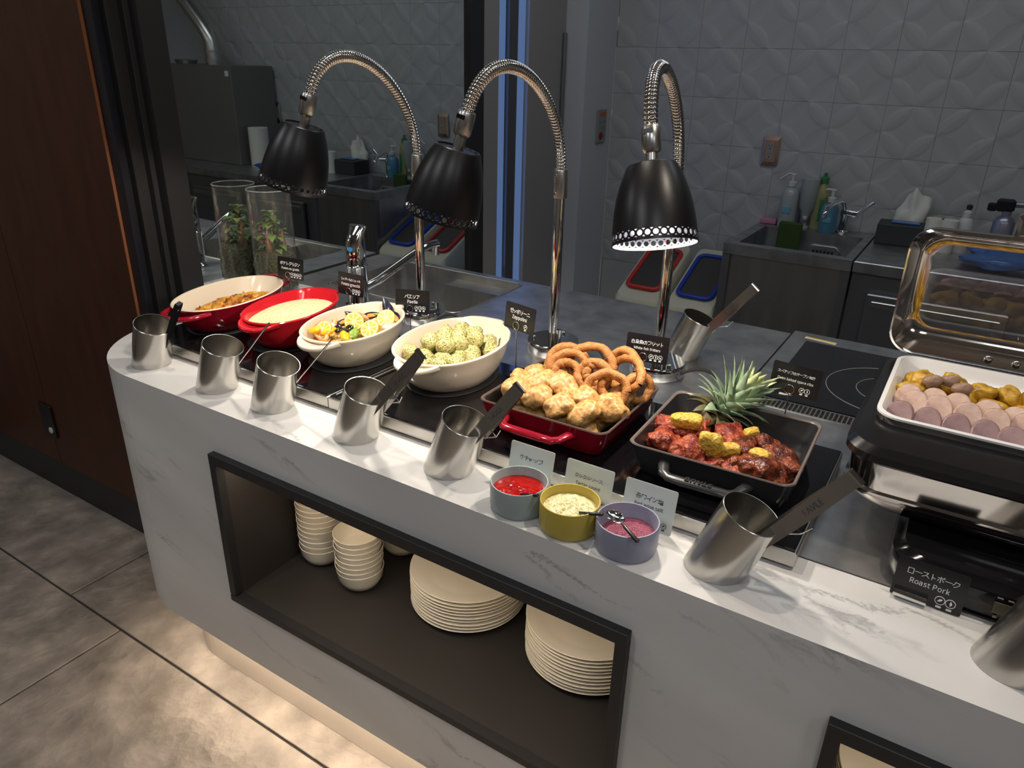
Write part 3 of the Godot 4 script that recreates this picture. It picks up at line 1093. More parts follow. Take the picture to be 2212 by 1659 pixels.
func heat_lamps() -> void:
	var st := begin()
	shade_shell(st, 0.0)
	loft(st, [circle(0.039, 0.118, 48), circle(0.0375, 0.1195, 48), circle(0.035, 0.1195, 48), circle(0.0345, 0.117, 48), circle(0.012, 0.117, 48)], false, true)
	var outer := mesh_of(st)
	st = begin()
	shade_shell(st, 0.0016)
	loft(st, [circle(0.0373, 0.116, 48), circle(0.001, 0.116, 48)])
	var inner := mesh_of(st)
	var white := mat_plain("shade_white", Color(0.74, 0.75, 0.8), 0.35)
	var lamps := [
		[Vector3(-1.158, HT, -0.65), Vector3(-1.158, 1.193, -0.262), Vector3(-0.235, -0.96, 0.15), "chrome gooseneck heat lamp nearest the mirror, over the red soup dish", 0.165],
		[Vector3(-0.768, HT, -0.65), Vector3(-0.785, 1.180, -0.254), Vector3(-0.225, -0.965, 0.14), "middle chrome gooseneck heat lamp with its black shade over the herb balls", 0.163],
		[Vector3(-0.517, HT, -0.668), Vector3(-0.408, 1.177, -0.30), Vector3(0.25, -0.93, 0.275), "chrome gooseneck heat lamp with its shade turned to the viewer over the ribs", 0.185],
	]
	for l in lamps:
		var foot: Vector3 = l[0]
		var d: Vector3 = l[2].normalized()
		var root := thing("heat_lamp", l[3], "heat lamp", foot, 0.0, "gooseneck heat lamps")
		st = begin()
		lathe(st, [[0.0, 0.0], [0.059, 0.0], [0.0605, 0.002], [0.0605, 0.027], [0.0585, 0.0295], [0.0, 0.030]], 48)
		done("base", st, M.chrome, root)
		for k in 3:
			var a := TAU * k / 3 + 0.6
			st = begin()
			lathe(st, [[0.0045, 0.0], [0.0045, 0.004], [0.003, 0.0055], [0.0, 0.006]], 10)
			var sc := done("screw", st, M.chrome, root)
			sc.position = Vector3(cos(a) * 0.044, 0.0298, sin(a) * 0.044)
		st = begin()
		lathe(st, [[0.004, 0.0], [0.004, 0.018], [0.007, 0.019], [0.007, 0.03], [0.0, 0.031]], 12)
		var sw := done("switch_knob", st, M.chrome, root)
		sw.position = Vector3(0.022, 0.0298, 0.012)
		st = begin()
		lathe(st, [[0.0115, 0.029], [0.0115, 0.37], [0.0, 0.371]], 24)
		done("pole", st, M.chrome, root)
		st = begin()
		lathe(st, [[0.0, 0.352], [0.0155, 0.352], [0.0158, 0.354], [0.0158, 0.408], [0.0145, 0.411], [0.0, 0.411]], 24)
		var col := done("pole_collar", st, M.steel, root)
		for y in [0.362, 0.4]:
			st = begin()
			lathe(st, [[0.0025, 0.0], [0.0025, 0.002], [0.0, 0.002]], 8)
			var g := done("grub_screw", st, M.chrome, col)
			g.rotation = Vector3(PI / 2, 0, 0)
			g.position = Vector3(-0.004, y, 0.0155)
		# gooseneck: ribbed hose
		var rim: Vector3 = l[1] - foot
		var neck0 := rim - d * 0.175
		var p0 := Vector3(0, 0.405, 0)
		var k2: float = l[4]
		var path := bez(p0, p0 + Vector3(0, k2, 0), neck0 - d * k2, neck0, 330)
		var rad := []
		for i in path.size():
			rad.append(0.0094 + 0.0024 * absf(sin(PI * i / 5.0)))
		st = begin()
		tube(st, path, rad, 12, false)
		var ms := done("gooseneck", st, M.polished, root)
		# head: collar, stem, shade, lamp
		var head := Node3D.new()
		head.name = "lamp_head"
		root.add_child(head)
		var yb := -d
		var xb := Vector3.RIGHT - yb * yb.x
		xb = xb.normalized()
		head.transform = Transform3D(Basis(xb, yb, xb.cross(yb)), rim)
		st = begin()
		lathe(st, [[0.0, 0.138], [0.011, 0.138], [0.0152, 0.143], [0.0152, 0.176], [0.0138, 0.179], [0.0, 0.179]], 24)
		done("head_collar", st, M.steel, head)
		st = begin()
		bx(st, Vector3(0, 0.169, 0.0148), Vector3(0.016, 0.007, 0.0016), 0.0)
		done("warning_tag", st, M.card_black, head)
		st = begin()
		lathe(st, [[0.0095, 0.116], [0.0095, 0.139], [0.0, 0.139]], 20)
		done("stem", st, M.steel, head)
		inst("shade", outer, M.black_paint, head)
		inst("shade_lining", inner, white, head)
		var glow := StandardMaterial3D.new()
		glow.resource_name = "bulb_glow"
		glow.emission_enabled = true
		glow.emission = Color(1.0, 0.97, 0.94)
		glow.emission_energy_multiplier = 2.2
		st = begin()
		lathe(st, [[0.02, 0.115], [0.02, 0.06], [0.038, 0.032], [0.038, 0.026], [0.034, 0.019], [0.0, 0.016]], 28)
		done("bulb", st, glow, head)
		var s := SpotLight3D.new()
		s.name = "heat_lamp_source"
		s.light_color = Color(1.0, 0.95, 0.88)
		s.light_energy = 0.142
		s.light_size = 0.014
		s.spot_range = 4.0
		s.spot_attenuation = 2.0
		s.spot_angle = 81.0
		s.spot_angle_attenuation = 0.15
		s.shadow_enabled = true
		s.position = Vector3(0, 0.012, 0)
		s.rotation = Vector3(-PI / 2, 0, 0)
		head.add_child(s)
		# flex leaving the base
		st = begin()
		var f0 := Vector3(0.055, 0.012, 0.01)
		tube(st, bez(f0, f0 + Vector3(0.05, 0.035, -0.02), f0 + Vector3(0.1, 0.03, 0.02), f0 + Vector3(0.12, -0.007, 0.07), 16), 0.0038, 8)
		done("flex", st, M.rubber, root)


# ------------------------------------------------------------------ plates and bowls in the niches
const ORD := ["first", "second", "third", "fourth", "fifth", "sixth", "seventh", "eighth", "ninth", "tenth", "eleventh", "twelfth", "thirteenth", "fourteenth", "fifteenth", "sixteenth", "seventeenth"]


func niche_crockery() -> void:
	var y0 := 0.3595 + 0.0125
	var st := begin()
	loft(st, [circle(0.062, 0.0, 64), circle(0.064, 0.0, 64), circle(0.072, 0.004, 64), circle(0.1205, 0.0155, 64), circle(0.1225, 0.0172, 64), circle(0.1215, 0.0186, 64), circle(0.0895, 0.0095, 64), circle(0.078, 0.0066, 64), circle(0.001, 0.0062, 64)], true, false)
	var plate := mesh_of(st)
	st = begin()
	loft(st, [circle(0.026, 0.0, 48), circle(0.028, 0.0, 48), circle(0.04, 0.008, 48), circle(0.0485, 0.024, 48), circle(0.0515, 0.046, 48), circle(0.0518, 0.047, 48), circle(0.0505, 0.0475, 48), circle(0.0475, 0.0275, 48), circle(0.038, 0.012, 48), circle(0.001, 0.006, 48)], true, false)
	var bowl := mesh_of(st)
	var stacks := [
		["plate", Vector3(-0.732, y0, -0.262), 10, 0.0081, "dinner plate", "white dinner plate %s the middle stack in the counter niche", "plates of the middle stack"],
		["plate", Vector3(-0.447, y0, -0.262), 11, 0.0081, "dinner plate", "white dinner plate %s the stack at the niche frame's right end", "plates of the stack by the niche frame"],
		["plate", Vector3(0.130, y0, -0.19), 15, 0.0081, "dinner plate", "white dinner plate %s the stack in the second niche", "plates of the second niche"],
		["bowl", Vector3(-1.090, y0, -0.19), 11, 0.0135, "bowl", "small white bowl %s the tall stack deepest in the niche corner", "bowls of the tall stack"],
		["bowl", Vector3(-0.958, y0, -0.172), 8, 0.0128, "bowl", "small white bowl %s the front stack beside the plates", "bowls of the front stack"],
		["bowl", Vector3(-0.962, y0, -0.318), 7, 0.013, "bowl", "small white bowl %s the stack half hidden behind the plates", "bowls of the hidden stack"],
	]
	for s in stacks:
		for k in s[2]:
			var o := inst("dinner_plate" if s[0] == "plate" else "soup_bowl", plate if s[0] == "plate" else bowl, M.porcelain)
			o.position = s[1] + Vector3(rng.randf_range(-0.0012, 0.0012), s[3] * k, rng.randf_range(-0.0012, 0.0012))
			var top: bool = k == s[2] - 1
			tag(o, s[5] % ("topmost on" if top else "%s from the top of" % ORD[s[2] - 1 - k]), "plate" if s[0] == "plate" else "bowl", s[6])


# ------------------------------------------------------------------ oval dishes and grill pans
func oval_dish(called: String, label: String, at: Vector3, turn: float, a: float, b: float, h: float, out_m: Material, in_m: Material, loop_handles: bool) -> Node3D:
	var root := thing(called, label, "serving dish", at, turn)
	var n := 64
	var e := 2.15
	var st := begin()
	loft(st, [oval(a * 0.70, b * 0.66, 0.0, n, e), oval(a * 0.72, b * 0.68, 0.0, n, e), oval(a * 0.76, b * 0.73, 0.004, n, e), oval(a * 0.86, b * 0.85, h * 0.3, n, e), oval(a * 0.94, b * 0.94, h * 0.66, n, e), oval(a * 0.985, b * 0.985, h * 0.93, n, e), oval(a, b, h * 0.97, n, e), oval(a, b, h, n, e)], true, false)
	done("outer_wall", st, out_m, root)
	st = begin()
	loft(st, [oval(a, b, h, n, e), oval(a - 0.002, b - 0.002, h + 0.0015, n, e), oval(a - 0.006, b - 0.006, h + 0.0008, n, e), oval(a - 0.009, b - 0.009, h - 0.006, n, e), oval(a * 0.87, b * 0.86, h * 0.55, n, e), oval(a * 0.78, b * 0.76, h * 0.2, n, e), oval(a * 0.66, b * 0.62, 0.008, n, e)], false, true)
	done("inner_wall", st, in_m, root)
	for s in [-1.0, 1.0]:
		st = begin()
		if loop_handles:
			var p := []
			for i in 17:
				var t := -1.0 + 2.0 * i / 16
				var zz := b * sqrt(maxf(0.0, 1.0 - pow(0.055 * t / a, 2.0))) + 0.0015 + 0.032 * pow(1.0 - pow(absf(t), 5.0), 0.6)
				p.append(Vector3(0.052 * t, h * 0.86, s * zz))
			tube(st, p, 0.0075, 8, true, 0.8)
		else:
			var rings := []
			for i in 19:
				var t := -1.0 + 2.0 * i / 18
				var x := 0.047 * t
				var zi := b * pow(maxf(0.0, 1.0 - pow(absf(x) / a, e)), 1.0 / e) - 0.006
				var zo := zi + 0.008 + 0.026 * pow(maxf(0.0, 1.0 - pow(absf(t), 3.0)), 0.7)
				var y := h * 0.985 - 0.006 * (1.0 - t * t)
				var ring := PackedVector3Array()
				for q in [[zi, y - 0.010], [zo - 0.004, y - 0.006], [zo, y - 0.001], [zo - 0.002, y + 0.003], [zo - 0.008, y + 0.0035], [zi, y + 0.001]]:
					ring.append(Vector3(x, q[1], s * q[0]))
				if s > 0:
					ring.reverse()
				rings.append(ring)
			loft(st, rings, true, true)
		done("handle", st, out_m, root)
	return root


func pan_square(called: String, label: String, at: Vector3, turn: float, hx: float, hz: float, h: float, out_m: Material, in_m: Material, rim_m: Material, curved: float, written: bool) -> Node3D:
	var root := thing(called, label, "grill pan", at, turn)
	var bow := func(ring: PackedVector3Array, k: float) -> PackedVector3Array:
		# sides bowed: corners rise and flare a little
		var out := PackedVector3Array()
		for p in ring:
			var c := absf(p.x / hx) * absf(p.z / hz)
			out.append(p + Vector3(0, curved * k * pow(c, 3.0), 0))
		return out
	var r := 0.018
	var st := begin()
	loft(st, [rrect(hx - 0.022, hz - 0.022, r, 0.0), rrect(hx - 0.02, hz - 0.02, r, 0.0), rrect(hx - 0.015, hz - 0.015, r, 0.004), rrect(hx - 0.006, hz - 0.006, r, h * 0.6), bow.call(rrect(hx - 0.001, hz - 0.001, r, h * 0.93), 0.9), bow.call(rrect(hx, hz, r, h - 0.002), 1.0)], true, false)
	done("outer_wall", st, out_m, root)
	st = begin()
	loft(st, [bow.call(rrect(hx, hz, r, h - 0.002), 1.0), bow.call(rrect(hx - 0.001, hz - 0.001, r, h), 1.0), bow.call(rrect(hx - 0.0035, hz - 0.0035, r, h), 1.0), bow.call(rrect(hx - 0.005, hz - 0.005, r, h - 0.002), 1.0)])
	done("rim", st, rim_m, root)
	st = begin()
	loft(st, [bow.call(rrect(hx - 0.005, hz - 0.005, r, h - 0.002), 1.0), rrect(hx - 0.011, hz - 0.011, r, h * 0.6), rrect(hx - 0.021, hz - 0.021, r, 0.008), rrect(hx - 0.03, hz - 0.03, r, 0.005)], false, true)
	done("inner_wall", st, in_m, root)
	for k in 13:
		st = begin()
		bx(st, Vector3((k - 6) * 0.0145, 0.0058, 0), Vector3(0.004, 0.003, hz * 1.55), 0.001)
		done("grill_rib", st, in_m, root)
	for s in [-1.0, 1.0]:
		st = begin()
		var z0: float = s * (hz - 0.006)
		var z1: float = s * (hz + 0.031)
		var y := h * 0.70
		var path := [Vector3(-0.062, y, z0), Vector3(-0.060, y, z0 + s * 0.012), Vector3(-0.054, y - 0.001, z1 - s * 0.008), Vector3(-0.044, y - 0.002, z1), Vector3(-0.02, y - 0.002, z1 + s * 0.001), Vector3(0.02, y - 0.002, z1 + s * 0.001), Vector3(0.044, y - 0.002, z1), Vector3(0.054, y - 0.001, z1 - s * 0.008), Vector3(0.060, y, z0 + s * 0.012), Vector3(0.062, y, z0)]
		tube(st, path, [0.011, 0.009, 0.0085, 0.009, 0.0095, 0.0095, 0.009, 0.0085, 0.009, 0.011], 10, true, 0.62)
		var hd := done("handle", st, out_m, root)
		if written and s > 0:
			var tm := TextMesh.new()
			tm.text = "STAUB"
			var f := SystemFont.new()
			f.font_names = PackedStringArray(["Droid Sans"])
			f.font_weight = 700
			tm.font = f
			tm.font_size = 16
			tm.pixel_size = 0.00085
			tm.depth = 0.001
			var o := inst("lettering", tm, M.iron_black, hd)
			o.position = Vector3(0, y + 0.0042, z1)
			o.rotation = Vector3(-PI / 2, PI, 0)
	return root


func food(called: String, mesh: Mesh, m: Material, at: Vector3, rot: Vector3, label: String, category: String, group: String) -> MeshInstance3D:
	var o := inst(called, mesh, m)
	o.position = at
	o.rotation = rot
	tag(o, label, category, group)
	return o


# food surface filling an oval dish
func fill_oval(a: float, b: float, y: float, seed_: int, amp: float, freq: float) -> ArrayMesh:
	var nz := FastNoiseLite.new()
	nz.seed = seed_
	nz.frequency = freq
	nz.fractal_octaves = 3
	var st := begin()
	var rings := []
	var nr := 26
	for i in nr + 1:
		var k := 1.0 - float(i) / nr * 0.97
		var ring := oval(a * k, b * k, 0.0, 72, 2.15)
		for j in ring.size():
			var p := ring[j]
			var f := clampf((1.0 - k) * 8.0, 0, 1)
			p.y = y + f * amp * (nz.get_noise_2d(p.x * 100, p.z * 100) + 0.5 * absf(nz.get_noise_2d(p.x * 260 + 40, p.z * 260)))
			ring[j] = p
		rings.append(ring)
	st.set_smooth_group(0)
	for i in nr:
		for j in 72:
			var k := (j + 1) % 72
			tri(st, rings[i][j], rings[i + 1][k], rings[i][k])
			tri(st, rings[i][j], rings[i + 1][j], rings[i + 1][k])
	fan(st, rings[nr], true)
	return mesh_of(st)


func dishes() -> void:
	rng.seed = 101
	# 1 gratin
	var d1 := Vector3(-1.462, TR, -0.308)
	trivet(Vector3(-1.462, TR, -0.308), "thin black mat under the gratin dish")
	oval_dish("oval_dish", "oval red dish with cream inside holding potato gratin", d1 + Vector3(0, 0.003, 0), 0.20, 0.094, 0.156, 0.066, M.dark_red_enamel, M.cream_enamel, true)
	var g := food("potato_gratin", fill_oval(0.071, 0.126, 0.0, 5, 0.014, 0.55), M.gratin, d1 + Vector3(0.002, 0.034, -0.006), Vector3(0.0, 0.20, 0.0), "browned potato gratin filling the oval dish at the mirror end", "gratin", "")
	# 2 soup
	var d2 := Vector3(-1.262, TR, -0.318)
	trivet(d2, "thin black mat under the red soup dish")
	oval_dish("oval_dish", "bright red oval dish filled with pale gnocchi sauce", d2 + Vector3(0, 0.003, 0), 0.26, 0.088, 0.137, 0.069, M.red_enamel, M.red_enamel, false)
	food("gnocchi_sauce", fill_oval(0.0795, 0.124, 0.0, 6, 0.0016, 0.9), M.soup, d2 + Vector3(0, 0.051, 0), Vector3(0, 0.26, 0), "pale cream sauce with specks of pepper in the red dish", "sauce", "")
	# 3 paella
	var d3 := Vector3(-1.071, TR, -0.318)
	trivet(d3, "thin black mat under the cream dish of seafood")
	oval_dish("oval_dish", "cream oval dish holding seafood paella with lemon slices", d3 + Vector3(0, 0.003, 0), 0.17, 0.092, 0.137, 0.069, M.cream_enamel, M.cream_enamel, false)
	paella(d3, 0.17)
	# 4 herb balls
	var d4 := Vector3(-0.829, TR, -0.345)
	trivet(d4, "thin black mat under the cream dish of herb balls")
	oval_dish("oval_dish", "cream oval dish heaped with herb dough balls", d4 + Vector3(0, 0.003, 0), 0.12, 0.104, 0.146, 0.072, M.cream_enamel, M.cream_enamel, false)
	herb_balls(d4, 0.12)
	# 5 red pan
	var p5 := Vector3(-0.536, TR, -0.302)
	pan_square("grill_pan", "red square cast iron pan heaped with fritters and onion rings", p5, 0.0, 0.1225, 0.1185, 0.052, M.dark_red_enamel, M.iron_black, mat_plain("pan_rim_iron", Color(0.34, 0.27, 0.25), 0.35), 0.002, false)
	fritters(p5)
	# 6 black pan
	var p6 := Vector3(-0.255, TR, -0.304)
	pan_square("grill_pan", "black square cast iron grill pan of glazed spare ribs", p6, 0.03, 0.1245, 0.119, 0.052, M.iron_black, M.iron_black, mat_plain("pan_rim_bare", Color(0.42, 0.38, 0.36), 0.3), 0.006, true)
	ribs(p6)


func trivet(at: Vector3, label: String) -> void:
	var st := begin()
	loft(st, [oval(0.088, 0.118, 0.0, 40), oval(0.09, 0.12, 0.0012, 40), oval(0.088, 0.118, 0.0026, 40), oval(0.08, 0.11, 0.0026, 40)], true, true)
	var o := done("dish_mat", st, M.rubber)
	o.position = at + Vector3(0, 0.0002, 0)
	o.rotation.y = 0.2
	tag(o, label, "mat", "mats under the oval dishes")


func lemon_mesh() -> ArrayMesh:
	var st := begin()
	loft(st, [circle(0.0202, -0.0022, 28), circle(0.0212, -0.001, 28), circle(0.0212, 0.001, 28), circle(0.0202, 0.0022, 28)], true, true)
	return mesh_of(st)


func lemon(at: Vector3, rot: Vector3, label: String) -> void:
	var root := thing("lemon_slice", label, "lemon slice", at, 0.0, "lemon slices on the paella")
	root.rotation = rot
	inst("rind", lemon_mesh(), mat_plain("lemon_rind", Color(0.82, 0.64, 0.12), 0.4), root)
	for s in [-1.0, 1.0]:
		var st := begin()
		loft(st, [circle(0.0196, 0.0023 * s, 28), circle(0.0184, 0.0026 * s, 28)], false, true)
		done("pith", st, mat_plain("lemon_pith", Color(0.84, 0.78, 0.56), 0.5), root)
		for k in 8:
			st = begin()
			var ring := PackedVector3Array()
			var a0 := TAU * k / 8
			for i in 6:
				var a := a0 + 0.12 + (TAU / 8 - 0.24) * i / 5.0
				ring.append(Vector3(cos(a) * 0.0166, 0.0031 * s, -sin(a) * 0.0166))
			ring.append(Vector3(cos(a0 + TAU / 16) * 0.004, 0.0031 * s, -sin(a0 + TAU / 16) * 0.004))
			flat(st)
			fan(st, ring, s > 0)
			done("segment", st, mat_plain("lemon_flesh", Color(0.80, 0.68, 0.30), 0.2), root)


func paella(c: Vector3, turn: float) -> void:
	var b := Basis(Vector3.UP, turn)
	var y := 0.045
	var at := func(x: float, dy: float, z: float) -> Vector3: return c + b * Vector3(x, y + dy, z)
	var rice := food("paella_rice", fill_oval(0.075, 0.114, 0.0, 9, 0.006, 3.0), mat_noise("saffron_rice", noise_image(71, 0.08, 2, 256), [[0.0, Color("a8762a")], [0.5, Color("dcb25c")], [1.0, Color("ecd28c")]], 12.0, 0.5, 0.0, 0.3), c + b * Vector3(0, 0.038, 0), Vector3(0, turn, 0), "saffron rice bed of the paella", "rice", "")
	rice.set_meta("kind", "stuff")
	# mussels: two shell halves with orange meat
	var ms := [[Vector3(-0.01, 0.012, -0.085), Vector3(0.3, 0.4, 0.2), "open black mussel lying at the back of the paella"], [Vector3(0.045, 0.012, -0.092), Vector3(0.2, -0.5, -0.3), "dark curled mussel against the far wall of the paella dish"], [Vector3(-0.042, 0.010, -0.03), Vector3(0.1, 0.9, 0.3), "blue black mussel beside the olive rings in the paella"]]
	for m in ms:
		var root := thing("mussel", m[2], "mussel", at.call(m[0].x, m[0].y, m[0].z), 0.0, "mussels in the paella")
		root.rotation = m[1]
		for s in [0, 1]:
			var st := begin()
			var rings := []
			for i in 9:
				var t := i / 8.0
				var ring := PackedVector3Array()
				var w := 0.012 * sin(PI * pow(t, 0.7)) + 0.0004
				for j in 14:
					var a := PI * j / 13
					ring.append(Vector3(-0.026 + 0.052 * t, 0.004 - sin(a) * w * 0.75, cos(a) * w))
				rings.append(ring)
			loft(st, rings, false, false, false, true)
			var sh := done("shell", st, mat_plain("mussel_shell", Color(0.13, 0.14, 0.2), 0.2), root)
			if s == 1:
				sh.rotation.z = 2.4
				sh.position = Vector3(-0.04, 0.006, 0)
		var st2 := begin()
		blob(st2, Vector3(0.016, 0.005, 0.007), 3, 0.3, 0.08, 8)
		var meat := done("meat", st2, mat_plain("mussel_meat", Color(0.82, 0.55, 0.28), 0.3), root)
		meat.position = Vector3(0, 0.001, 0)
	lemon(at.call(-0.035, 0.022, 0.062), Vector3(0.75, 0.3, 0.15), "lemon slice nearest the front of the paella")
	lemon(at.call(0.0, 0.027, 0.0), Vector3(0.9, 0.9, 0.2), "folded lemon slice in the middle of the paella")
	lemon(at.call(0.052, 0.025, 0.02), Vector3(0.75, -0.2, -0.25), "orange lit lemon slice at the right of the paella")
	lemon(at.call(0.048, 0.026, -0.050), Vector3(0.8, -0.1, -0.3), "large lemon slice before the far mussel")
	# olives
	var ol := begin()
	var rr := []
	for i in 13:
		var a := TAU * i / 12
		rr.append(Vector3(cos(a) * 0.0062, 0, sin(a) * 0.0062))
	tube(ol, rr, 0.0035, 8, false)
	var olive := mesh_of(ol)
	var n := 0
	for q in [[-0.022, 0.022, -0.012, "black olive ring before the blue mussel"], [0.012, 0.024, 0.035, "black olive ring left of the orange lit lemon"], [-0.012, 0.022, 0.042, "black olive ring above the front lemon slice"], [0.03, 0.024, -0.01, "black olive ring in the middle of the paella"]]:
		food("olive_ring", olive, mat_plain("olive_black", Color(0.12, 0.11, 0.12), 0.15), at.call(q[0], q[1], q[2]), Vector3(0.7, 0.4 * n, 0.2), q[3], "olive", "olive rings on the paella")
		n += 1
	# prawns: curled tapered bodies
	for q in [[-0.062, 0.016, 0.038, 0.2, "orange prawn tail at the front left of the paella"], [-0.058, 0.02, 0.012, 1.2, "pink prawn standing against the dish wall"], [-0.028, 0.018, 0.082, 2.4, "pale prawn beneath the front lemon slice"], [-0.012, 0.02, -0.05, 3.2, "pink prawn between the mussels"]]:
		var st := begin()
		var pts := []
		var rad := []
		for i in 15:
			var a := PI * 1.25 * i / 14
			pts.append(Vector3(cos(a) * 0.014, 0.002 * sin(a * 2), sin(a) * 0.014))
			rad.append(0.0062 * (1.0 - 0.65 * i / 14.0) * (1.0 + 0.08 * sin(i * 3.0)))
		tube(st, pts, rad, 9)
		food("prawn", mesh_of(st), mat_plain("prawn_orange", Color(0.93, 0.60, 0.40), 0.35), at.call(q[0], q[1], q[2]), Vector3(0.5, q[3], 0.2), q[4], "prawn", "prawns in the paella")
	# peppers and lettuce
	for q in [[-0.052, 0.02, 0.068, 0, "yellow pepper piece at the front of the paella"], [-0.022, 0.022, 0.06, 1, "yellow pepper strip beside the front lemon"], [0.024, 0.02, 0.068, 2, "yellow pepper strip near the dish's front wall"]]:
		var st := begin()
		blob(st, Vector3(0.017, 0.006, 0.01), 11 + q[3], 0.35, 0.07, 9)
		food("pepper_piece", mesh_of(st), mat_plain("pepper_yellow", Color(0.93, 0.68, 0.10), 0.25), at.call(q[0], q[1], q[2]), Vector3(0.3, q[3] * 1.3, 0.2), q[4], "pepper", "yellow peppers in the paella")
	for q in [[-0.008, 0.02, -0.028, 0, "green leaf scrap in the middle of the paella"], [0.03, 0.02, 0.048, 1, "green leaf scrap between two lemon slices"], [0.02, 0.02, -0.075, 2, "green leaf scrap before the far mussel"]]:
		var st := begin()
		blob(st, Vector3(0.016, 0.004, 0.009), 21 + q[3], 0.7, 0.14, 9)
		food("leaf_scrap", mesh_of(st), mat_plain("lettuce", Color(0.50, 0.62, 0.22), 0.4), at.call(q[0], q[1], q[2]), Vector3(0.5, q[3] * 2.0, 0.4), q[4], "lettuce", "green scraps in the paella")
	for q in [[-0.040, 0.018, 0.032, "octopus slice beside the pink prawn"], [0.066, 0.017, -0.03, "white squid slice at the right wall of the paella dish"]]:
		var st := begin()
		blob(st, Vector3(0.016, 0.006, 0.013), 31, 0.4, 0.2, 9)
		food("seafood_slice", mesh_of(st), mat_plain("seafood_pink", Color(0.78, 0.66, 0.60), 0.3), at.call(q[0], q[1], q[2]), Vector3(0.3, 0.6, 0.1), q[3], "seafood", "seafood slices in the paella")


func herb_balls(c: Vector3, turn: float) -> void:
	var kinds := []
	for k in 5:
		var st := begin()
		blob(st, Vector3(0.0195, 0.0165 + 0.0012 * (k % 3), 0.0172), 40 + k, 0.36, 0.06, 14)
		kinds.append(mesh_of(st))
	var b := Basis(Vector3.UP, turn)
	var spots := []
	var tiers := []
	for layer in 3:
		for i in 8:
			for j in 6:
				var x := (j - 2.5) * 0.0345 + (0.017 if i % 2 else 0.0) + layer * 0.010
				var z := (i - 3.5) * 0.0325 + layer * 0.012
				var lim: float = [0.070, 0.072, 0.045][layer]
				var limz: float = [0.108, 0.108, 0.065][layer]
				if pow(x / lim, 2) + pow(z / limz, 2) < 1.0:
					tiers.append(layer)
					spots.append(Vector3(x + rng.randf_range(-0.004, 0.004), 0.030 + layer * 0.0225 + rng.randf_range(-0.002, 0.003), z + rng.randf_range(-0.004, 0.004)))
	var k := 0
	var on_top := 0
	for s in spots:
		var lab: String = ["pale green speckled dough ball buried low in the cream dish", "pale green speckled dough ball in the middle layer of the heap", ""][tiers[k]]
		if tiers[k] == 2:
			lab = "%s speckled dough ball on top of the heap, counted from the back" % ORD[on_top]
			on_top += 1
		var o := food("herb_ball", kinds[k % 5], M.dough, c + b * s, Vector3(rng.randf_range(-0.6, 0.6), rng.randf() * TAU, rng.randf_range(-0.6, 0.6)), lab, "dough ball", "herb dough balls in the cream dish")
		k += 1
	# slip of printed paper stuck behind the balls, and a scale marker
	var root := thing("paper_flag", "white slip of paper with blue print stuck behind the herb balls", "paper slip", c + b * Vector3(0.0, 0.078, -0.072), turn)
	root.rotation = Vector3(-0.5, 0.5, -0.7)
	solid("paper", Vector3.ZERO, Vector3(0.05, 0.016, 0.0005), M.card_white, root, 0.0)
	text("METRE", root, Vector3(0.0, -0.005, 0.0008), 0.011, mat_plain("blue_print", Color(0.2, 0.25, 0.5), 0.5))
	var tg := thing("black_tag", "little black tag with white print at the side of the herb balls", "tag", c + b * Vector3(0.077, 0.064, -0.052), turn)
	tg.rotation = Vector3(-0.3, -0.9, 0.5)
	solid("plate", Vector3.ZERO, Vector3(0.013, 0.022, 0.0012), M.card_black, tg, 0.0)
	text("ET", tg, Vector3(0.0, -0.004, 0.001), 0.009, M.white_print)


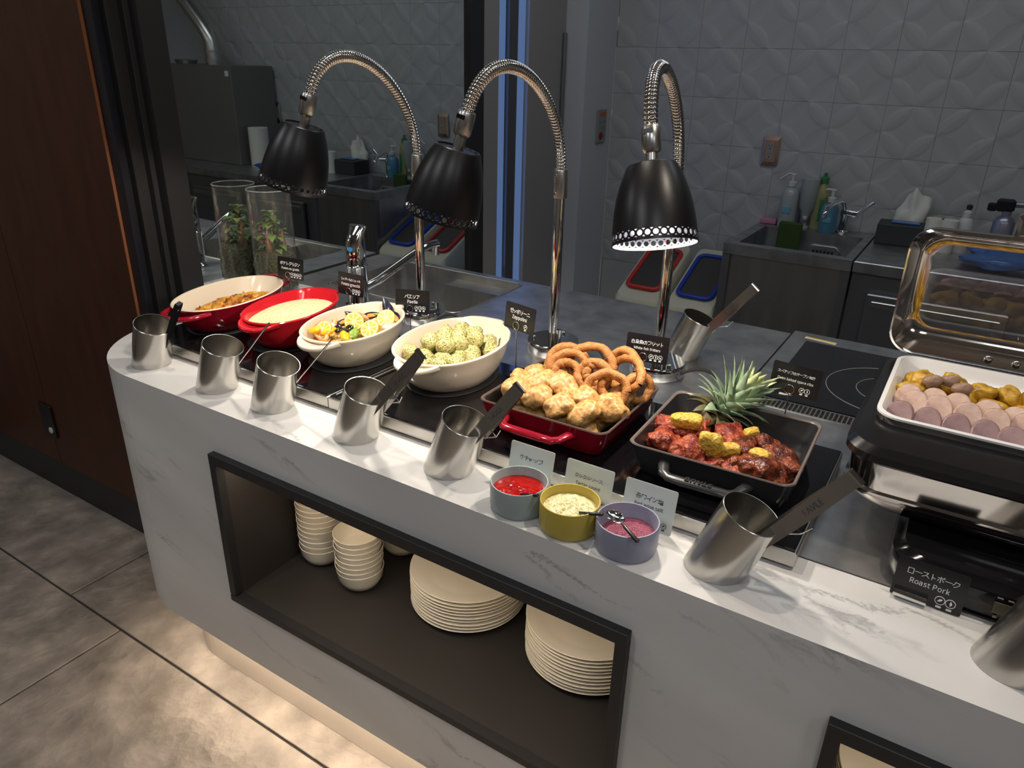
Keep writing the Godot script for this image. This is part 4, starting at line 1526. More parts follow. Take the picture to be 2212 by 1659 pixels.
func fritters(c: Vector3) -> void:
	var kinds := []
	for k in 6:
		var st := begin()
		blob(st, Vector3(0.031, 0.019, 0.024), 60 + k, 0.62, 0.048, 16)
		kinds.append(mesh_of(st))
	var spots := []
	for i in 4:
		for j in 4:
			spots.append(Vector3((j - 1.5) * 0.042, 0.026, (i - 1.5) * 0.040))
	var top := [[-0.075, 0.058, 0.066], [-0.03, 0.060, 0.070], [0.02, 0.060, 0.074], [0.065, 0.058, 0.068], [-0.085, 0.062, 0.03], [-0.045, 0.068, 0.035], [0.0, 0.070, 0.032], [0.045, 0.066, 0.04], [0.088, 0.060, 0.03], [-0.085, 0.060, -0.01], [-0.05, 0.064, -0.02], [-0.078, 0.060, 0.055], [-0.060, 0.066, -0.062], [0.085, 0.058, -0.02]]
	for t in top:
		spots.append(Vector3(t[0], t[1], t[2]))
	var where := ["at the left front corner of the red pan", "above the left end of the red handle", "at the front edge above the red handle's right end", "at the right front corner of the red pan", "at the pan's left edge behind the corner one", "second from the left in the second row", "at the top of the heap's middle", "just below the lowest onion ring", "at the right edge before the hanging ring", "at the pan's left edge, third row back", "left of the small nested onion ring", "wedged over the left front corner one", "at the back left of the red pan's heap", "under the onion rings at the pan's right"]
	var k := 0
	for s in spots:
		food("fish_fritter", kinds[k % 6], M.batter, c + s, Vector3(rng.randf_range(-0.5, 0.5), rng.randf() * TAU, rng.randf_range(-0.5, 0.5)), "golden fish fritter buried in the bottom layer of the red pan" if k < 16 else "golden fish fritter " + where[k - 16], "fritter", "fish fritters in the red pan")
		k += 1
	# onion rings leaning on the back of the heap: [x, y, z, tilt, turn, radius]
	var rings := [
		[-0.020, 0.082, -0.025, 1.15, 0.45, 0.031, "large onion ring standing at the left of the ring pile"],
		[0.010, 0.088, -0.050, 1.2, 0.3, 0.036, "tallest onion ring leaning at the back of the pan"],
		[0.030, 0.083, -0.022, 1.0, 0.1, 0.026, "onion ring in front of the tallest one"],
		[0.033, 0.086, -0.030, 0.9, 0.5, 0.017, "small onion ring nested in a larger ring"],
		[0.070, 0.076, 0.005, 1.2, 0.5, 0.030, "onion ring lowest in the pile, before the long ones"],
		[-0.022, 0.079, -0.018, 1.0, 0.5, 0.019, "small onion ring inside the left one"],
		[0.078, 0.088, -0.052, 1.0, -0.6, 0.030, "long onion ring at the right of the pile"],
		[0.062, 0.090, -0.070, 1.1, -0.2, 0.032, "onion ring at the far back of the red pan"],
		[0.106, 0.072, -0.042, 1.35, 0.9, 0.022, "onion ring hanging over the pan's right edge"],
		[-0.045, 0.080, -0.065, 0.9, 0.3, 0.030, "flat onion ring at the back left of the heap"],
		[0.074, 0.078, -0.010, 1.15, 0.7, 0.019, "small onion ring inside the lowest one"],
	]
	var n := 0
	for q in rings:
		var st := begin()
		var nz := FastNoiseLite.new()
		nz.seed = 90 + n
		nz.frequency = 0.5
		var pts := []
		var rad := []
		var oblong := 1.6 if n == 6 else 1.12
		for i in 33:
			var a := TAU * (i % 32) / 32
			var w := 1.0 + 0.10 * nz.get_noise_2d(cos(a) * 2, sin(a) * 2)
			pts.append(Vector3(cos(a) * q[5] * w * oblong, 0.004 * nz.get_noise_2d(cos(a) * 3 + 9, sin(a) * 3), sin(a) * q[5] * w))
			rad.append(0.0078 * (1.0 + 0.25 * nz.get_noise_2d(cos(a) * 4 + 30, sin(a) * 4)))
		tube(st, pts, rad, 10, false)
		food("onion_ring", mesh_of(st), M.onion_batter, c + Vector3(q[0], q[1], q[2]), Vector3(q[3], q[4], 0.1), q[6], "onion ring", "onion rings in the red pan")
		n += 1


func ribs(c: Vector3) -> void:
	var kinds := []
	for k in 6:
		var st := begin()
		blob(st, Vector3(0.029, 0.017, 0.021), 120 + k, 0.5, 0.085, 16, 2.8)
		kinds.append(mesh_of(st))
	# [x, z, y, size, red?, label]
	var list := [
		[-0.090, 0.002, 0.034, 1.05, true, "bright red rib chunk at the left wall of the grill pan"],
		[-0.087, 0.044, 0.034, 1.05, true, "red rib chunk nearest the left front corner"],
		[-0.057, 0.012, 0.040, 0.85, true, "red rib chunk under the flat pineapple piece"],
		[-0.040, 0.063, 0.036, 1.15, true, "broad red rib chunk at the front of the pan"],
		[-0.012, 0.046, 0.032, 0.7, true, "small red rib chunk behind the upright pineapple"],
		[0.002, 0.074, 0.028, 0.85, true, "red rib chunk with bone above the pan's handle"],
		[0.037, 0.074, 0.030, 0.9, true, "orange red rib chunk right of the handle"],
		[0.000, -0.009, 0.036, 1.15, true, "long orange rib behind the pineapple chunks"],
		[0.030, 0.012, 0.038, 1.05, false, "dark knobbly rib in the middle of the pan"],
		[0.062, -0.018, 0.036, 0.95, false, "dark rib standing at the back of the pan"],
		[0.084, 0.010, 0.036, 1.05, false, "dark glazed rib before the right wall"],
		[0.042, 0.055, 0.036, 0.95, false, "brown rib chunk between two pineapple pieces"],
		[0.067, 0.069, 0.040, 1.35, false, "largest brown glazed rib in the grill pan"],
		[0.092, 0.037, 0.034, 1.0, false, "reddish brown rib at the right wall"],
		[0.092, 0.074, 0.032, 1.05, false, "brown rib chunk alone in the right front corner"],
		[-0.055, -0.023, 0.034, 0.9, true, "red rib chunk beside the pineapple crown"],
	]
	var k := 0
	for q in list:
		var o := food("spare_rib", kinds[k % 6], M.meat_red if q[4] else M.meat, c + Vector3(q[0], q[2], q[1]), Vector3(rng.randf_range(-0.3, 0.3), rng.randf() * TAU, rng.randf_range(-0.3, 0.3)), q[5], "rib", "spare ribs in the grill pan")
		o.scale = Vector3.ONE * (q[3] * 1.0)
		k += 1
	var pine := [
		[-0.062, 0.018, 0.066, Vector3(0.026, 0.012, 0.014), 0.2, "flat pineapple piece lying on the left ribs"],
		[-0.010, 0.060, 0.056, Vector3(0.019, 0.022, 0.011), 0.1, "tall upright pineapple wedge in the middle of the pan"],
		[0.018, 0.048, 0.052, Vector3(0.017, 0.011, 0.011), 0.5, "pineapple cube right of the tall wedge"],
		[0.062, 0.037, 0.050, Vector3(0.017, 0.009, 0.011), -0.3, "pineapple piece half hidden behind the largest rib"],
		[0.092, 0.063, 0.040, Vector3(0.011, 0.013, 0.013), 0.8, "pineapple stick beside the lone front rib"],
		[0.030, -0.031, 0.050, Vector3(0.014, 0.009, 0.009), 0.8, "small pineapple piece at the back near the crown"],
	]
	for q in pine:
		var st := begin()
		blob(st, q[3] * 0.9, 150 + k, 0.35, 0.05, 12, 5.0)
		food("pineapple_chunk", mesh_of(st), M.pineapple, c + Vector3(q[0], q[2], q[1]), Vector3(0.15, q[4], 0.1), q[5], "pineapple", "pineapple chunks among the ribs")
		k += 1
	# pineapple crown lying in the back left corner
	var root := thing("pineapple_tuft", "grey green pineapple crown lying at the back of the grill pan", "pineapple crown", c + Vector3(-0.045, 0.034, -0.078))
	root.rotation = Vector3(-0.34, 0.0, -0.55)
	var st := begin()
	blob(st, Vector3(0.026, 0.024, 0.026), 170, 0.3, 0.1, 12)
	done("stump", st, M.leaf_dry, root)
	var leaf := []
	for v in 3:
		st = begin()
		var L: float = [0.072, 0.062, 0.045][v]
		var W: float = [0.022, 0.024, 0.026][v]
		var bend: float = [0.35, 0.8, 1.25][v]
		var rings := []
		var p := Vector3.ZERO
		for i in 11:
			var t := i / 10.0
			var ang := bend * t
			if i > 0:
				p += Vector3(0, cos(ang), sin(ang)) * L / 10
			var w := W / 2 * (1.0 - pow(t, 1.8)) + 0.0004
			var nrm := Vector3(0, -sin(ang), cos(ang))
			var ring := PackedVector3Array()
			for q in [[-1.0, 0.32], [0.0, 0.0], [1.0, 0.32], [1.0, 0.26], [0.0, -0.08], [-1.0, 0.26]]:
				ring.append(p + Vector3(q[0] * w, 0, 0) - nrm * q[1] * w)
			rings.append(ring)
		loft(st, rings, true, true)
		leaf.append(mesh_of(st))
	var pick := RandomNumberGenerator.new()
	pick.seed = 5
	for i in 64:
		var t := i / 63.0
		var a := i * 2.39996
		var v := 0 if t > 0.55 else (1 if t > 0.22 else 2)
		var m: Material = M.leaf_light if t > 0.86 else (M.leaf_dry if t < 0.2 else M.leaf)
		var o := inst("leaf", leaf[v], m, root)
		var lean := lerpf(1.35, 0.12, pow(t, 0.8)) + pick.randf_range(-0.1, 0.1)
		o.transform = Transform3D(Basis(Vector3.UP, a) * Basis(Vector3.RIGHT, lean), Basis(Vector3.UP, a) * Vector3(0, 0.004 + 0.05 * t, 0.016 * (1.0 - t) + 0.003))
		o.scale = Vector3.ONE * pick.randf_range(0.85, 1.15)


# ------------------------------------------------------------------ lettering
const KANA := {
	"ホ": "07-87 49-40-31 25-02 65-82", "テ": "28-78 06-96 46-43-20", "ト": "39-30 35-73", "ク": "39-25-03 38-88-85-52-20", "ラ": "18-78 05-85-82-30",
	"タ": "39-25-03 38-88-74-41-10 44-72", "ン": "18-36 11-42-87", "し": "39-33-31-50-82", "や": "06-63-85-87-67 19-30 58-47", "か": "07-57-62-50-40 38-25-01 77-94",
	"い": "18-13-31-42 77-85-83", "も": "49-42-50-70-83-84 17-67 14-64", "の": "58-42-20-02-05-37-68-85-82-60", "ニ": "27-77 02-92", "ヨ": "18-78-71-11 15-75",
	"ッ": "06-14 36-44 87-74-31", "キ": "16-77 03-84 39-60", "ハ": "37-01 57-91", "エ": "18-88 48-41 01-91", "リ": "28-23 78-74-30", "ア": "08-88-65 48-42-10",
	"セ": "06-96-74 39-32-50-91", "ー": "05-95", "白": "49-27 17-10-80-87-17 14-84", "身": "49-28 28-21 28-78-70-60 25-75 23-73 01-71 84-20",
	"魚": "39-06 38-78-57 17-12-82-87-17 47-42 14-84 00-11 30-31 60-61 90-81", "フ": "08-88-84-52-20", "ス": "18-78-54-01 54-91", "ヘ": "03-36-92",
	"オ": "07-97 69-60-50 67-34-01", "焼": "06-15 29-24-01 24-41 37-97 57-54 77-74 44-94 63-51-40 73-70-91", "き": "07-87 05-85 39-74 14-10-60-71",
	"ロ": "18-10-80-88-18", "ケ": "39-25-04 37-97 67-63-30", "チ": "78-27 05-95 56-53-20", "ル": "28-24-00 58-51-95", "ソ": "18-25 88-84-30",
	"赤": "18-88 49-45 05-95 35-32-10 65-60-50 14-02 84-92", "ワ": "15-18-88-84-50", "イ": "89-54-03 55-50", "塩": "06-36 29-22 01-42 58-46 57-97 55-95-83-53-55 42-92-90 42-40-90 62-60 82-80",
	"°": "78-89-98-87-78", "\"": "69-78 89-98",
}
const JOINED := {"ポ": "ホ°", "グ": "ク\"", "じ": "し\"", "が": "か\"", "パ": "ハ°", "ゼ": "セ\"", "ペ": "ヘ°", "ブ": "フ\"", "プ": "フ°"}
const SMALL := {"ゃ": "や", "ャ": "や", "ョ": "ヨ"}


func jtext(s: String, parent: Node, at: Vector3, size: float, m: Material, turn := Vector3.ZERO) -> void:
	var st := begin()
	flat(st)
	var u := size / 9.0
	var x0 := -s.length() * size * 1.08 / 2
	for i in s.length():
		var ch := s[i]
		var k := 1.0
		if SMALL.has(ch):
			ch = SMALL[ch]
			k = 0.7
		var glyphs: String = JOINED.get(ch, ch)
		for gl in glyphs:
			for line in str(KANA.get(gl, "")).split(" ", false):
				var pts: PackedStringArray = line.split("-")
				for j in range(pts.size() - 1):
					var a := Vector2(int(pts[j][0]), int(pts[j][1])) * u * k + Vector2(x0 + i * size * 1.08, -size / 2)
					var b := Vector2(int(pts[j + 1][0]), int(pts[j + 1][1])) * u * k + Vector2(x0 + i * size * 1.08, -size / 2)
					var d := (b - a).normalized()
					var w := Vector2(-d.y, d.x) * u * 0.45
					a -= d * u * 0.3
					b += d * u * 0.3
					quad(st, Vector3(a.x + w.x, a.y + w.y, 0), Vector3(b.x + w.x, b.y + w.y, 0), Vector3(b.x - w.x, b.y - w.y, 0), Vector3(a.x - w.x, a.y - w.y, 0))
	var o := done("lettering", st, m, parent)
	o.position = at
	o.rotation = turn


func text(s: String, parent: Node, at: Vector3, size: float, m: Material, turn := Vector3.ZERO) -> MeshInstance3D:
	var tm := TextMesh.new()
	tm.text = s
	var f := SystemFont.new()
	f.font_names = PackedStringArray(["Droid Sans"])
	tm.font = f
	tm.font_size = 32
	tm.pixel_size = size / 32.0
	tm.depth = 0.0002
	tm.curve_step = 4.0
	var o := inst("lettering", tm, m, parent)
	o.position = at
	o.rotation = turn
	return o


# row of small allergy icons: rings with a stroke inside
func icons(parent: Node, at: Vector3, r: float, n: int, m: Material) -> void:
	var st := begin()
	for k in n:
		var c := Vector3((k - (n - 1) / 2.0) * r * 2.1, 0, 0)
		var ring := []
		for i in 17:
			var a := TAU * i / 16
			ring.append(c + Vector3(cos(a) * r, sin(a) * r, 0))
		tube(st, ring, r * 0.09, 4, false)
		var a2 := 0.6 + k
		tube(st, [c + Vector3(-cos(a2), -sin(a2), 0) * r * 0.55, c + Vector3(sin(a2), cos(a2), 0) * r * 0.15, c + Vector3(cos(a2), sin(a2), 0) * r * 0.55], [r * 0.1, r * 0.3, r * 0.1], 5)
		bx(st, c + Vector3(0, -r * 1.6, 0), Vector3(r * 1.1, r * 0.5, 0.0002), 0.0)
	var o := done("icons", st, m, parent)
	o.position = at


# ------------------------------------------------------------------ steel holders with spoons and tongs
func cup_mesh(inside: bool) -> ArrayMesh:
	# leaning tube: flat foot, mouth square to the axis
	var lean := 0.35
	var ax := Vector3(sin(lean), cos(lean), 0)
	var ux := Vector3(cos(lean), -sin(lean), 0)
	var L := 0.102
	var n := 48
	var foot := PackedVector3Array()
	var lips := []
	for k in 4:
		lips.append(PackedVector3Array())
	var inner_foot := PackedVector3Array()
	for i in n:
		var a := -TAU * i / n
		var rad := ux * cos(a) * 0.0395 + Vector3(0, 0, sin(a) * 0.0395)
		# slide along the axis to the floor
		foot.append(rad + ax * (-rad.y / ax.y))
		lips[0].append(rad + ax * L)
		lips[1].append(rad * 0.985 + ax * (L + 0.0006))
		lips[2].append(rad * 0.965 + ax * (L + 0.0004))
		var ri := rad * 0.965
		inner_foot.append(ri + ax * (-ri.y / ax.y + 0.0015))
	var st := begin()
	var f2 := PackedVector3Array()
	for p in foot:
		f2.append(p * 0.97 + Vector3(0, 0.0, 0))
	if inside:
		loft(st, [lips[2], inner_foot], false, true)
	else:
		loft(st, [f2, foot, lips[0], lips[1], lips[2]], true, false)
	return mesh_of(st)


func holders() -> void:
	var mesh := cup_mesh(false)
	var lining := cup_mesh(true)
	var cups := [
		[Vector3(-1.440, HT, -0.072), "steel cutlery holder at the rounded counter end, with a black handled server", "black"],
		[Vector3(-1.222, HT, -0.072), "steel cutlery holder in front of the red soup dish, with a spoon", "spoon"],
		[Vector3(-1.063, HT, -0.076), "steel cutlery holder in front of the paella, with a spoon", "spoon"],
		[Vector3(-0.848, HT, -0.078), "steel cutlery holder with tongs in front of the herb balls", "tongs"],
		[Vector3(-0.642, HT, -0.079), "steel cutlery holder with tongs left of the ketchup", "tongs"],
		[Vector3(-0.190, HT, -0.074), "steel cutlery holder with tongs in front of the grill pan", "tongs"],
		[Vector3(-0.512, HT, -0.800), "steel cutlery holder with tongs standing on the worktop behind", "tongs"],
		[Vector3(0.152, HT, -0.090), "steel cutlery holder cut by the picture's edge, before the roast pork", "none"],
	]
	var k := 0
	for c in cups:
		var o := Node3D.new()
		o.name = numbered("cutlery_holder")
		add_child(o)
		inst("outer_wall", mesh, M.satin, o)
		inst("inner_wall", lining, M.satin, o)
		o.position = c[0] + Vector3(0, 0.0003, 0)
		o.rotation.y = [0.0, 0.1, -0.05, 0.0, 0.05, 0.05, 0.15, 0.2][k]
		tag(o, c[1], "cutlery holder", "leaning steel cutlery holders")
		match c[2]:
			"tongs":
				tongs(c[0], k)
			"spoon":
				var lab: String = ["", "steel spoon leaning in the holder before the soup", "steel spoon leaning in the holder before the paella"][k]
				var root := thing("serving_spoon", lab, "spoon", c[0] + Vector3(0.014, 0.006, -0.005), 0.0, "spoons in the holders")
				var st := begin()
				var dir := Vector3(0.128, 0.15, -0.028)
				tube(st, [Vector3.ZERO, dir * 0.5, dir * 0.9, dir], [0.0022, 0.0022, 0.0032, 0.0026], 8, true, 0.6)
				done("handle", st, M.polished, root)
				st = begin()
				blob(st, Vector3(0.006, 0.014, 0.013), 1, 0.0, 0.01, 8)
				var bo := done("bowl", st, M.polished, root)
				bo.position = Vector3(0.004, 0.012, 0)
			"black":
				var root := thing("pie_server", "black plastic handle of a server standing in the end holder", "server", c[0] + Vector3(0.03, 0.004, 0), 0.0)
				var st := begin()
				var dir := Vector3(0.075, 0.146, -0.02)
				strip(st, [dir * 0.10, dir * 0.5, dir * 0.96, dir], Vector3(0.35, -0.1, 0.93).normalized(), [0.011, 0.013, 0.018, 0.016], 0.009)
				done("handle", st, mat_plain("server_black", Color(0.08, 0.08, 0.085), 0.2), root)
				st = begin()
				tube(st, [dir * 0.91 + Vector3(-0.005, 0.001, 0.0015), dir * 0.91 + Vector3(0.006, 0.0, 0.003)], 0.0026, 8)
				done("hanging_hole", st, M.grey_print, root)
		k += 1


func tongs(at: Vector3, k: int) -> void:
	var labels := {3: "steel tongs leaning in the holder before the herb balls", 4: "steel tongs leaning in the holder left of the ketchup", 5: "steel tongs lying far over in the holder before the ribs", 6: "steel tongs in the holder on the worktop behind the lamps"}
	var root := thing("serving_tongs", labels[k], "tongs", at, 0.0, "tongs in the holders")
	# the two arms meet in a bent end above the holder
	var a := Vector3(0.012, 0.010, 0.006)
	var e: Vector3 = {3: Vector3(0.144, 0.182, -0.012), 4: Vector3(0.125, 0.171, -0.011), 5: Vector3(0.139, 0.177, -0.016), 6: Vector3(0.145, 0.186, 0.0)}[k]
	var d := (e - a).normalized()
	var nrm := Vector3(0.12, 0.30, 0.94)
	nrm = (nrm - d * nrm.dot(d)).normalized()
	var side := nrm.cross(d).normalized()
	for s in [-1.0, 1.0]:
		var st := begin()
		var p := []
		var w := []
		for i in 9:
			var t := i / 8.0
			var spread := 0.013 * (1.0 - t) + 0.006 * sin(PI * t)
			p.append(a.lerp(e, t) + nrm * s * spread)
			w.append(lerpf(0.014, 0.0215, clampf(t * 1.6, 0, 1)))
		strip(st, p, side, w, 0.0011)
		done("arm", st, M.satin, root)
	var st2 := begin()
	var loop := []
	for i in 9:
		var t := PI * i / 8
		loop.append(e + nrm * cos(t) * 0.0045 + d * sin(t) * 0.006)
	strip(st2, loop, side, 0.0215, 0.0011)
	done("spring_end", st2, M.polished, root)
	# wire catch under the arms at the holder's lip
	st2 = begin()
	var m := a.lerp(e, 0.62) - side * 0.013
	tube(st2, [m + side * 0.008, m + side * 0.008 - d * 0.02 - nrm * 0.008, m - side * 0.008 - d * 0.02 - nrm * 0.008, m - side * 0.008], 0.0011, 6)
	tube(st2, [m + side * 0.008 - d * 0.02 - nrm * 0.008, m - d * 0.034 + side * 0.004, m - side * 0.008 - d * 0.02 - nrm * 0.008], 0.0011, 6)
	done("wire_catch", st2, M.polished, root)
	var o := text("FAVLE", root, Vector3.ZERO, 0.011, mat_plain("etched", Color(0.35, 0.34, 0.33), 0.4))
	o.transform = Transform3D(Basis(d, nrm.cross(d), nrm), a.lerp(e, 0.72) + nrm * (0.013 * 0.28 + 0.006 * sin(PI * 0.72) + 0.0022))


# ------------------------------------------------------------------ sauces
func ramekin(called: String, label: String, at: Vector3, m: Material) -> Node3D:
	var root := thing(called, label, "sauce bowl", at, 0.0, "small round sauce bowls")
	var st := begin()
	loft(st, [circle(0.036, 0.0, 48), circle(0.0395, 0.0, 48), circle(0.0425, 0.003, 48), circle(0.0438, 0.010, 48), circle(0.0440, 0.043, 48), circle(0.0433, 0.0448, 48), circle(0.0418, 0.0448, 48), circle(0.0410, 0.043, 48), circle(0.0402, 0.012, 48), circle(0.036, 0.007, 48)], true, true)
	done("bowl_wall", st, m, root)
	return root


func disc_food(r: float, seed_: int, amp: float, freq: float, dome: float) -> ArrayMesh:
	var nz := FastNoiseLite.new()
	nz.seed = seed_
	nz.frequency = freq
	var rings := []
	for i in 16:
		var k := 1.0 - i / 15.5
		var ring := circle(r * k, 0.0, 44)
		for j in ring.size():
			var p := ring[j]
			p.y = dome * (1.0 - k * k) + amp * clampf((1 - k) * 6, 0, 1) * nz.get_noise_2d(p.x * 1000, p.z * 1000)
			ring[j] = p
		rings.append(ring)
	var st := begin()
	st.set_smooth_group(0)
	for i in 15:
		for j in 44:
			var k := (j + 1) % 44
			tri(st, rings[i][j], rings[i + 1][k], rings[i][k])
			tri(st, rings[i][j], rings[i + 1][j], rings[i + 1][k])
	fan(st, rings[15], true)
	return mesh_of(st)


func little_spoon(label: String, bowl_at: Vector3, end: Vector3, bowl_up: bool) -> void:
	var root := thing("condiment_spoon", label, "spoon", bowl_at, 0.0, "little black handled spoons")
	var d := end - bowl_at
	var u := d.normalized()
	var st := begin()
	tube(st, [u * 0.014, u * 0.02 + Vector3(0, 0.001, 0), d * 0.42, d * 0.97, d], [0.0016, 0.0018, 0.0026, 0.0034, 0.002], 8, true, 0.8)
	done("handle", st, mat_plain("spoon_black", Color(0.12, 0.12, 0.12), 0.3), root)
	st = begin()
	var rings := []
	for i in 6:
		var t := i / 5.0
		rings.append(oval(0.0165 * sin(PI / 2 * t) + 0.0003, 0.0115 * sin(PI / 2 * t) + 0.0002, -0.0045 * cos(PI / 2 * t), 24))
	rings.append(oval(0.0155, 0.0107, 0.0002, 24))
	for i in 5:
		var t := 1.0 - (i + 1) / 5.0
		rings.append(oval(0.0155 * sin(PI / 2 * t) + 0.0002, 0.0107 * sin(PI / 2 * t) + 0.0001, -0.0036 * cos(PI / 2 * t), 24))
	loft(st, rings)
	var b := done("bowl", st, M.chrome, root)
	b.rotation.y = atan2(-u.z, u.x)
	if not bowl_up:
		b.rotation.z = -0.5


func sauces() -> void:
	var a := Vector3(-0.486, HT + 0.0003, -0.049)
	var b := Vector3(-0.3985, HT + 0.0003, -0.046)
	var c := Vector3(-0.309, HT + 0.0003, -0.047)
	ramekin("sauce_bowl", "pale grey round bowl of ketchup", a, M.grey_bowl)
	ramekin("sauce_bowl", "mustard yellow round bowl of tartar sauce", b, M.yellow_bowl)
	ramekin("sauce_bowl", "lilac grey round bowl of pink wine salt", c, M.lilac_bowl)
	food("ketchup_fill", disc_food(0.0402, 3, 0.0028, 0.03, 0.001), M.ketchup, a + Vector3(0, 0.030, 0), Vector3.ZERO, "glossy red ketchup in the pale grey bowl", "ketchup", "")
	food("tartar_fill", disc_food(0.0402, 4, 0.005, 0.11, 0.008), M.tartar, b + Vector3(0, 0.030, 0), Vector3.ZERO, "lumpy cream tartar sauce in the yellow bowl", "tartar sauce", "")
	var s := food("salt_fill", disc_food(0.040, 5, 0.002, 0.4, 0.004), M.salt, c + Vector3(0, 0.019, 0), Vector3(0.10, 0, 0.08), "pink red wine salt in the lilac bowl", "salt", "")
	s.set_meta("kind", "stuff")
	little_spoon("black handled spoon standing in the ketchup", a + Vector3(-0.004, 0.023, 0.006), Vector3(-0.4405, HT + 0.0475, -0.026), false)
	little_spoon("black handled spoon standing in the tartar sauce", b + Vector3(0.0, 0.026, 0.004), Vector3(-0.337, HT + 0.055, -0.024), false)
	little_spoon("silver spoon with black handle lying across the lilac bowl", c + Vector3(-0.014, 0.051, 0.012), Vector3(-0.2745, HT + 0.049, -0.001), true)
	# white cards behind the bowls, leaning on the warming plate
	var cards_ := [[-0.503, "ケチャップ", "", "white card for the ketchup leaning behind the grey bowl"], [-0.402, "タルタルソース", "Tartar sauce", "white card for the tartar sauce leaning behind the yellow bowl"], [-0.304, "赤ワイン塩", "Red wine salt", "white card for the wine salt leaning behind the lilac bowl"]]
	for q in cards_:
		var root := thing("name_card", q[3], "card", Vector3(q[0], HT + 0.0005, -0.1035), 0.0, "white sauce cards")
		root.rotation.x = -0.20
		var st := begin()
		loft(st, [rrect(0.0395, 0.034, 0.003, 0.0, 4, Vector3(0, 0, 0)), rrect(0.0395, 0.034, 0.003, 0.0008, 4, Vector3(0, 0, 0))], true, true)
		var cd := done("card", st, M.card_white, root)
		cd.rotation.x = PI / 2
		cd.position = Vector3(0, 0.034, 0)
		jtext(q[1], root, Vector3(0, 0.046, 0.0012), 0.0078 if q[1].length() < 6 else 0.0062, M.black_print)
		if q[2]:
			text(q[2], root, Vector3(0, 0.034, 0.0011), 0.0075, M.black_print)
		icons(root, Vector3(0.027, 0.012, 0.0012), 0.004, 1, M.black_print)


# ------------------------------------------------------------------ black menu cards on wire stands
func cards() -> void:
	var list := [
		[Vector3(-1.412, 0.946, -0.455), 0.12, "ポテトグラタン", "Potato au gratin", 4, "black menu card for the potato gratin, before the plant vase"],
		[Vector3(-1.236, 0.929, -0.482), 0.02, "じゃがいものニョッキ", "Potato gnocchi", 3, "black menu card for the gnocchi, before the tap"],
		[Vector3(-1.048, 0.921, -0.485), 0.38, "パエリア", "Paella", 3, "black menu card for the paella, before the first lamp pole"],
		[Vector3(-0.716, 0.966, -0.415), -0.22, "ゼッポリーニ", "Zeppolini", 1, "olive lit black menu card for the herb balls, tilted on its wire"],
		[Vector3(-0.470, 0.938, -0.476), 0.16, "白身魚のフリット", "White fish fritters", 3, "black menu card for the white fish fritters, before the third lamp"],
		[Vector3(-0.195, 0.949, -0.455), -0.08, "スペアリブのオーブン焼き", "Oven baked spare ribs", 2, "black menu card for the spare ribs, before the hob glass"],
	]
	for q in list:
		var at: Vector3 = q[0]
		var floor_y := TR + 0.0003 if at.z > -0.459 else HT + 0.0003
		var root := thing("menu_card", q[5], "menu card", Vector3(at.x, floor_y, at.z), q[1], "black menu cards on wires")
		var yc := at.y - floor_y
		var st := begin()
		loft(st, [rrect(0.0405, 0.0265, 0.003, 0.0, 4), rrect(0.0405, 0.0265, 0.003, 0.001, 4)], true, true)
		var cd := done("card", st, M.card_black, root)
		cd.rotation = Vector3(PI / 2 - 0.12, 0, 0)
		cd.position = Vector3(0, yc, 0)
		var hold := Node3D.new()
		hold.name = "print"
		root.add_child(hold)
		hold.position = Vector3(0, yc, 0)
		hold.rotation.x = -0.12
		jtext(q[2], hold, Vector3(0, 0.011, 0.0014), minf(0.0085, 0.058 / q[2].length()), M.white_print)
		text(q[3], hold, Vector3(0, -0.001, 0.0013), minf(0.0095, 0.125 / q[3].length()), M.white_print)
		icons(hold, Vector3(0.018, -0.0145, 0.0014), 0.0042, q[4], M.white_print)
		st = begin()
		var ring := []
		for i in 17:
			var a := TAU * i / 16 - PI / 2
			ring.append(Vector3(-0.006 + cos(a) * 0.0082, yc - 0.017 + sin(a) * 0.0082, 0.0045))
		tube(st, ring, 0.0009, 6, false)
		for i in ring.size():
			ring[i] += Vector3(0, 0, -0.006)
		tube(st, ring, 0.0009, 6, false)
		tube(st, [Vector3(-0.006, yc - 0.0252, 0.003), Vector3(-0.006, 0.02, 0.002), Vector3(-0.006, 0.001, 0.0)], 0.001, 6)
		done("wire", st, M.polished, root)
		st = begin()
		lathe(st, [[0.0, 0.0], [0.022, 0.0], [0.022, 0.002], [0.02, 0.003], [0.0, 0.003]], 28, Vector3(-0.006, 0, 0))
		done("foot", st, M.black_paint, root)


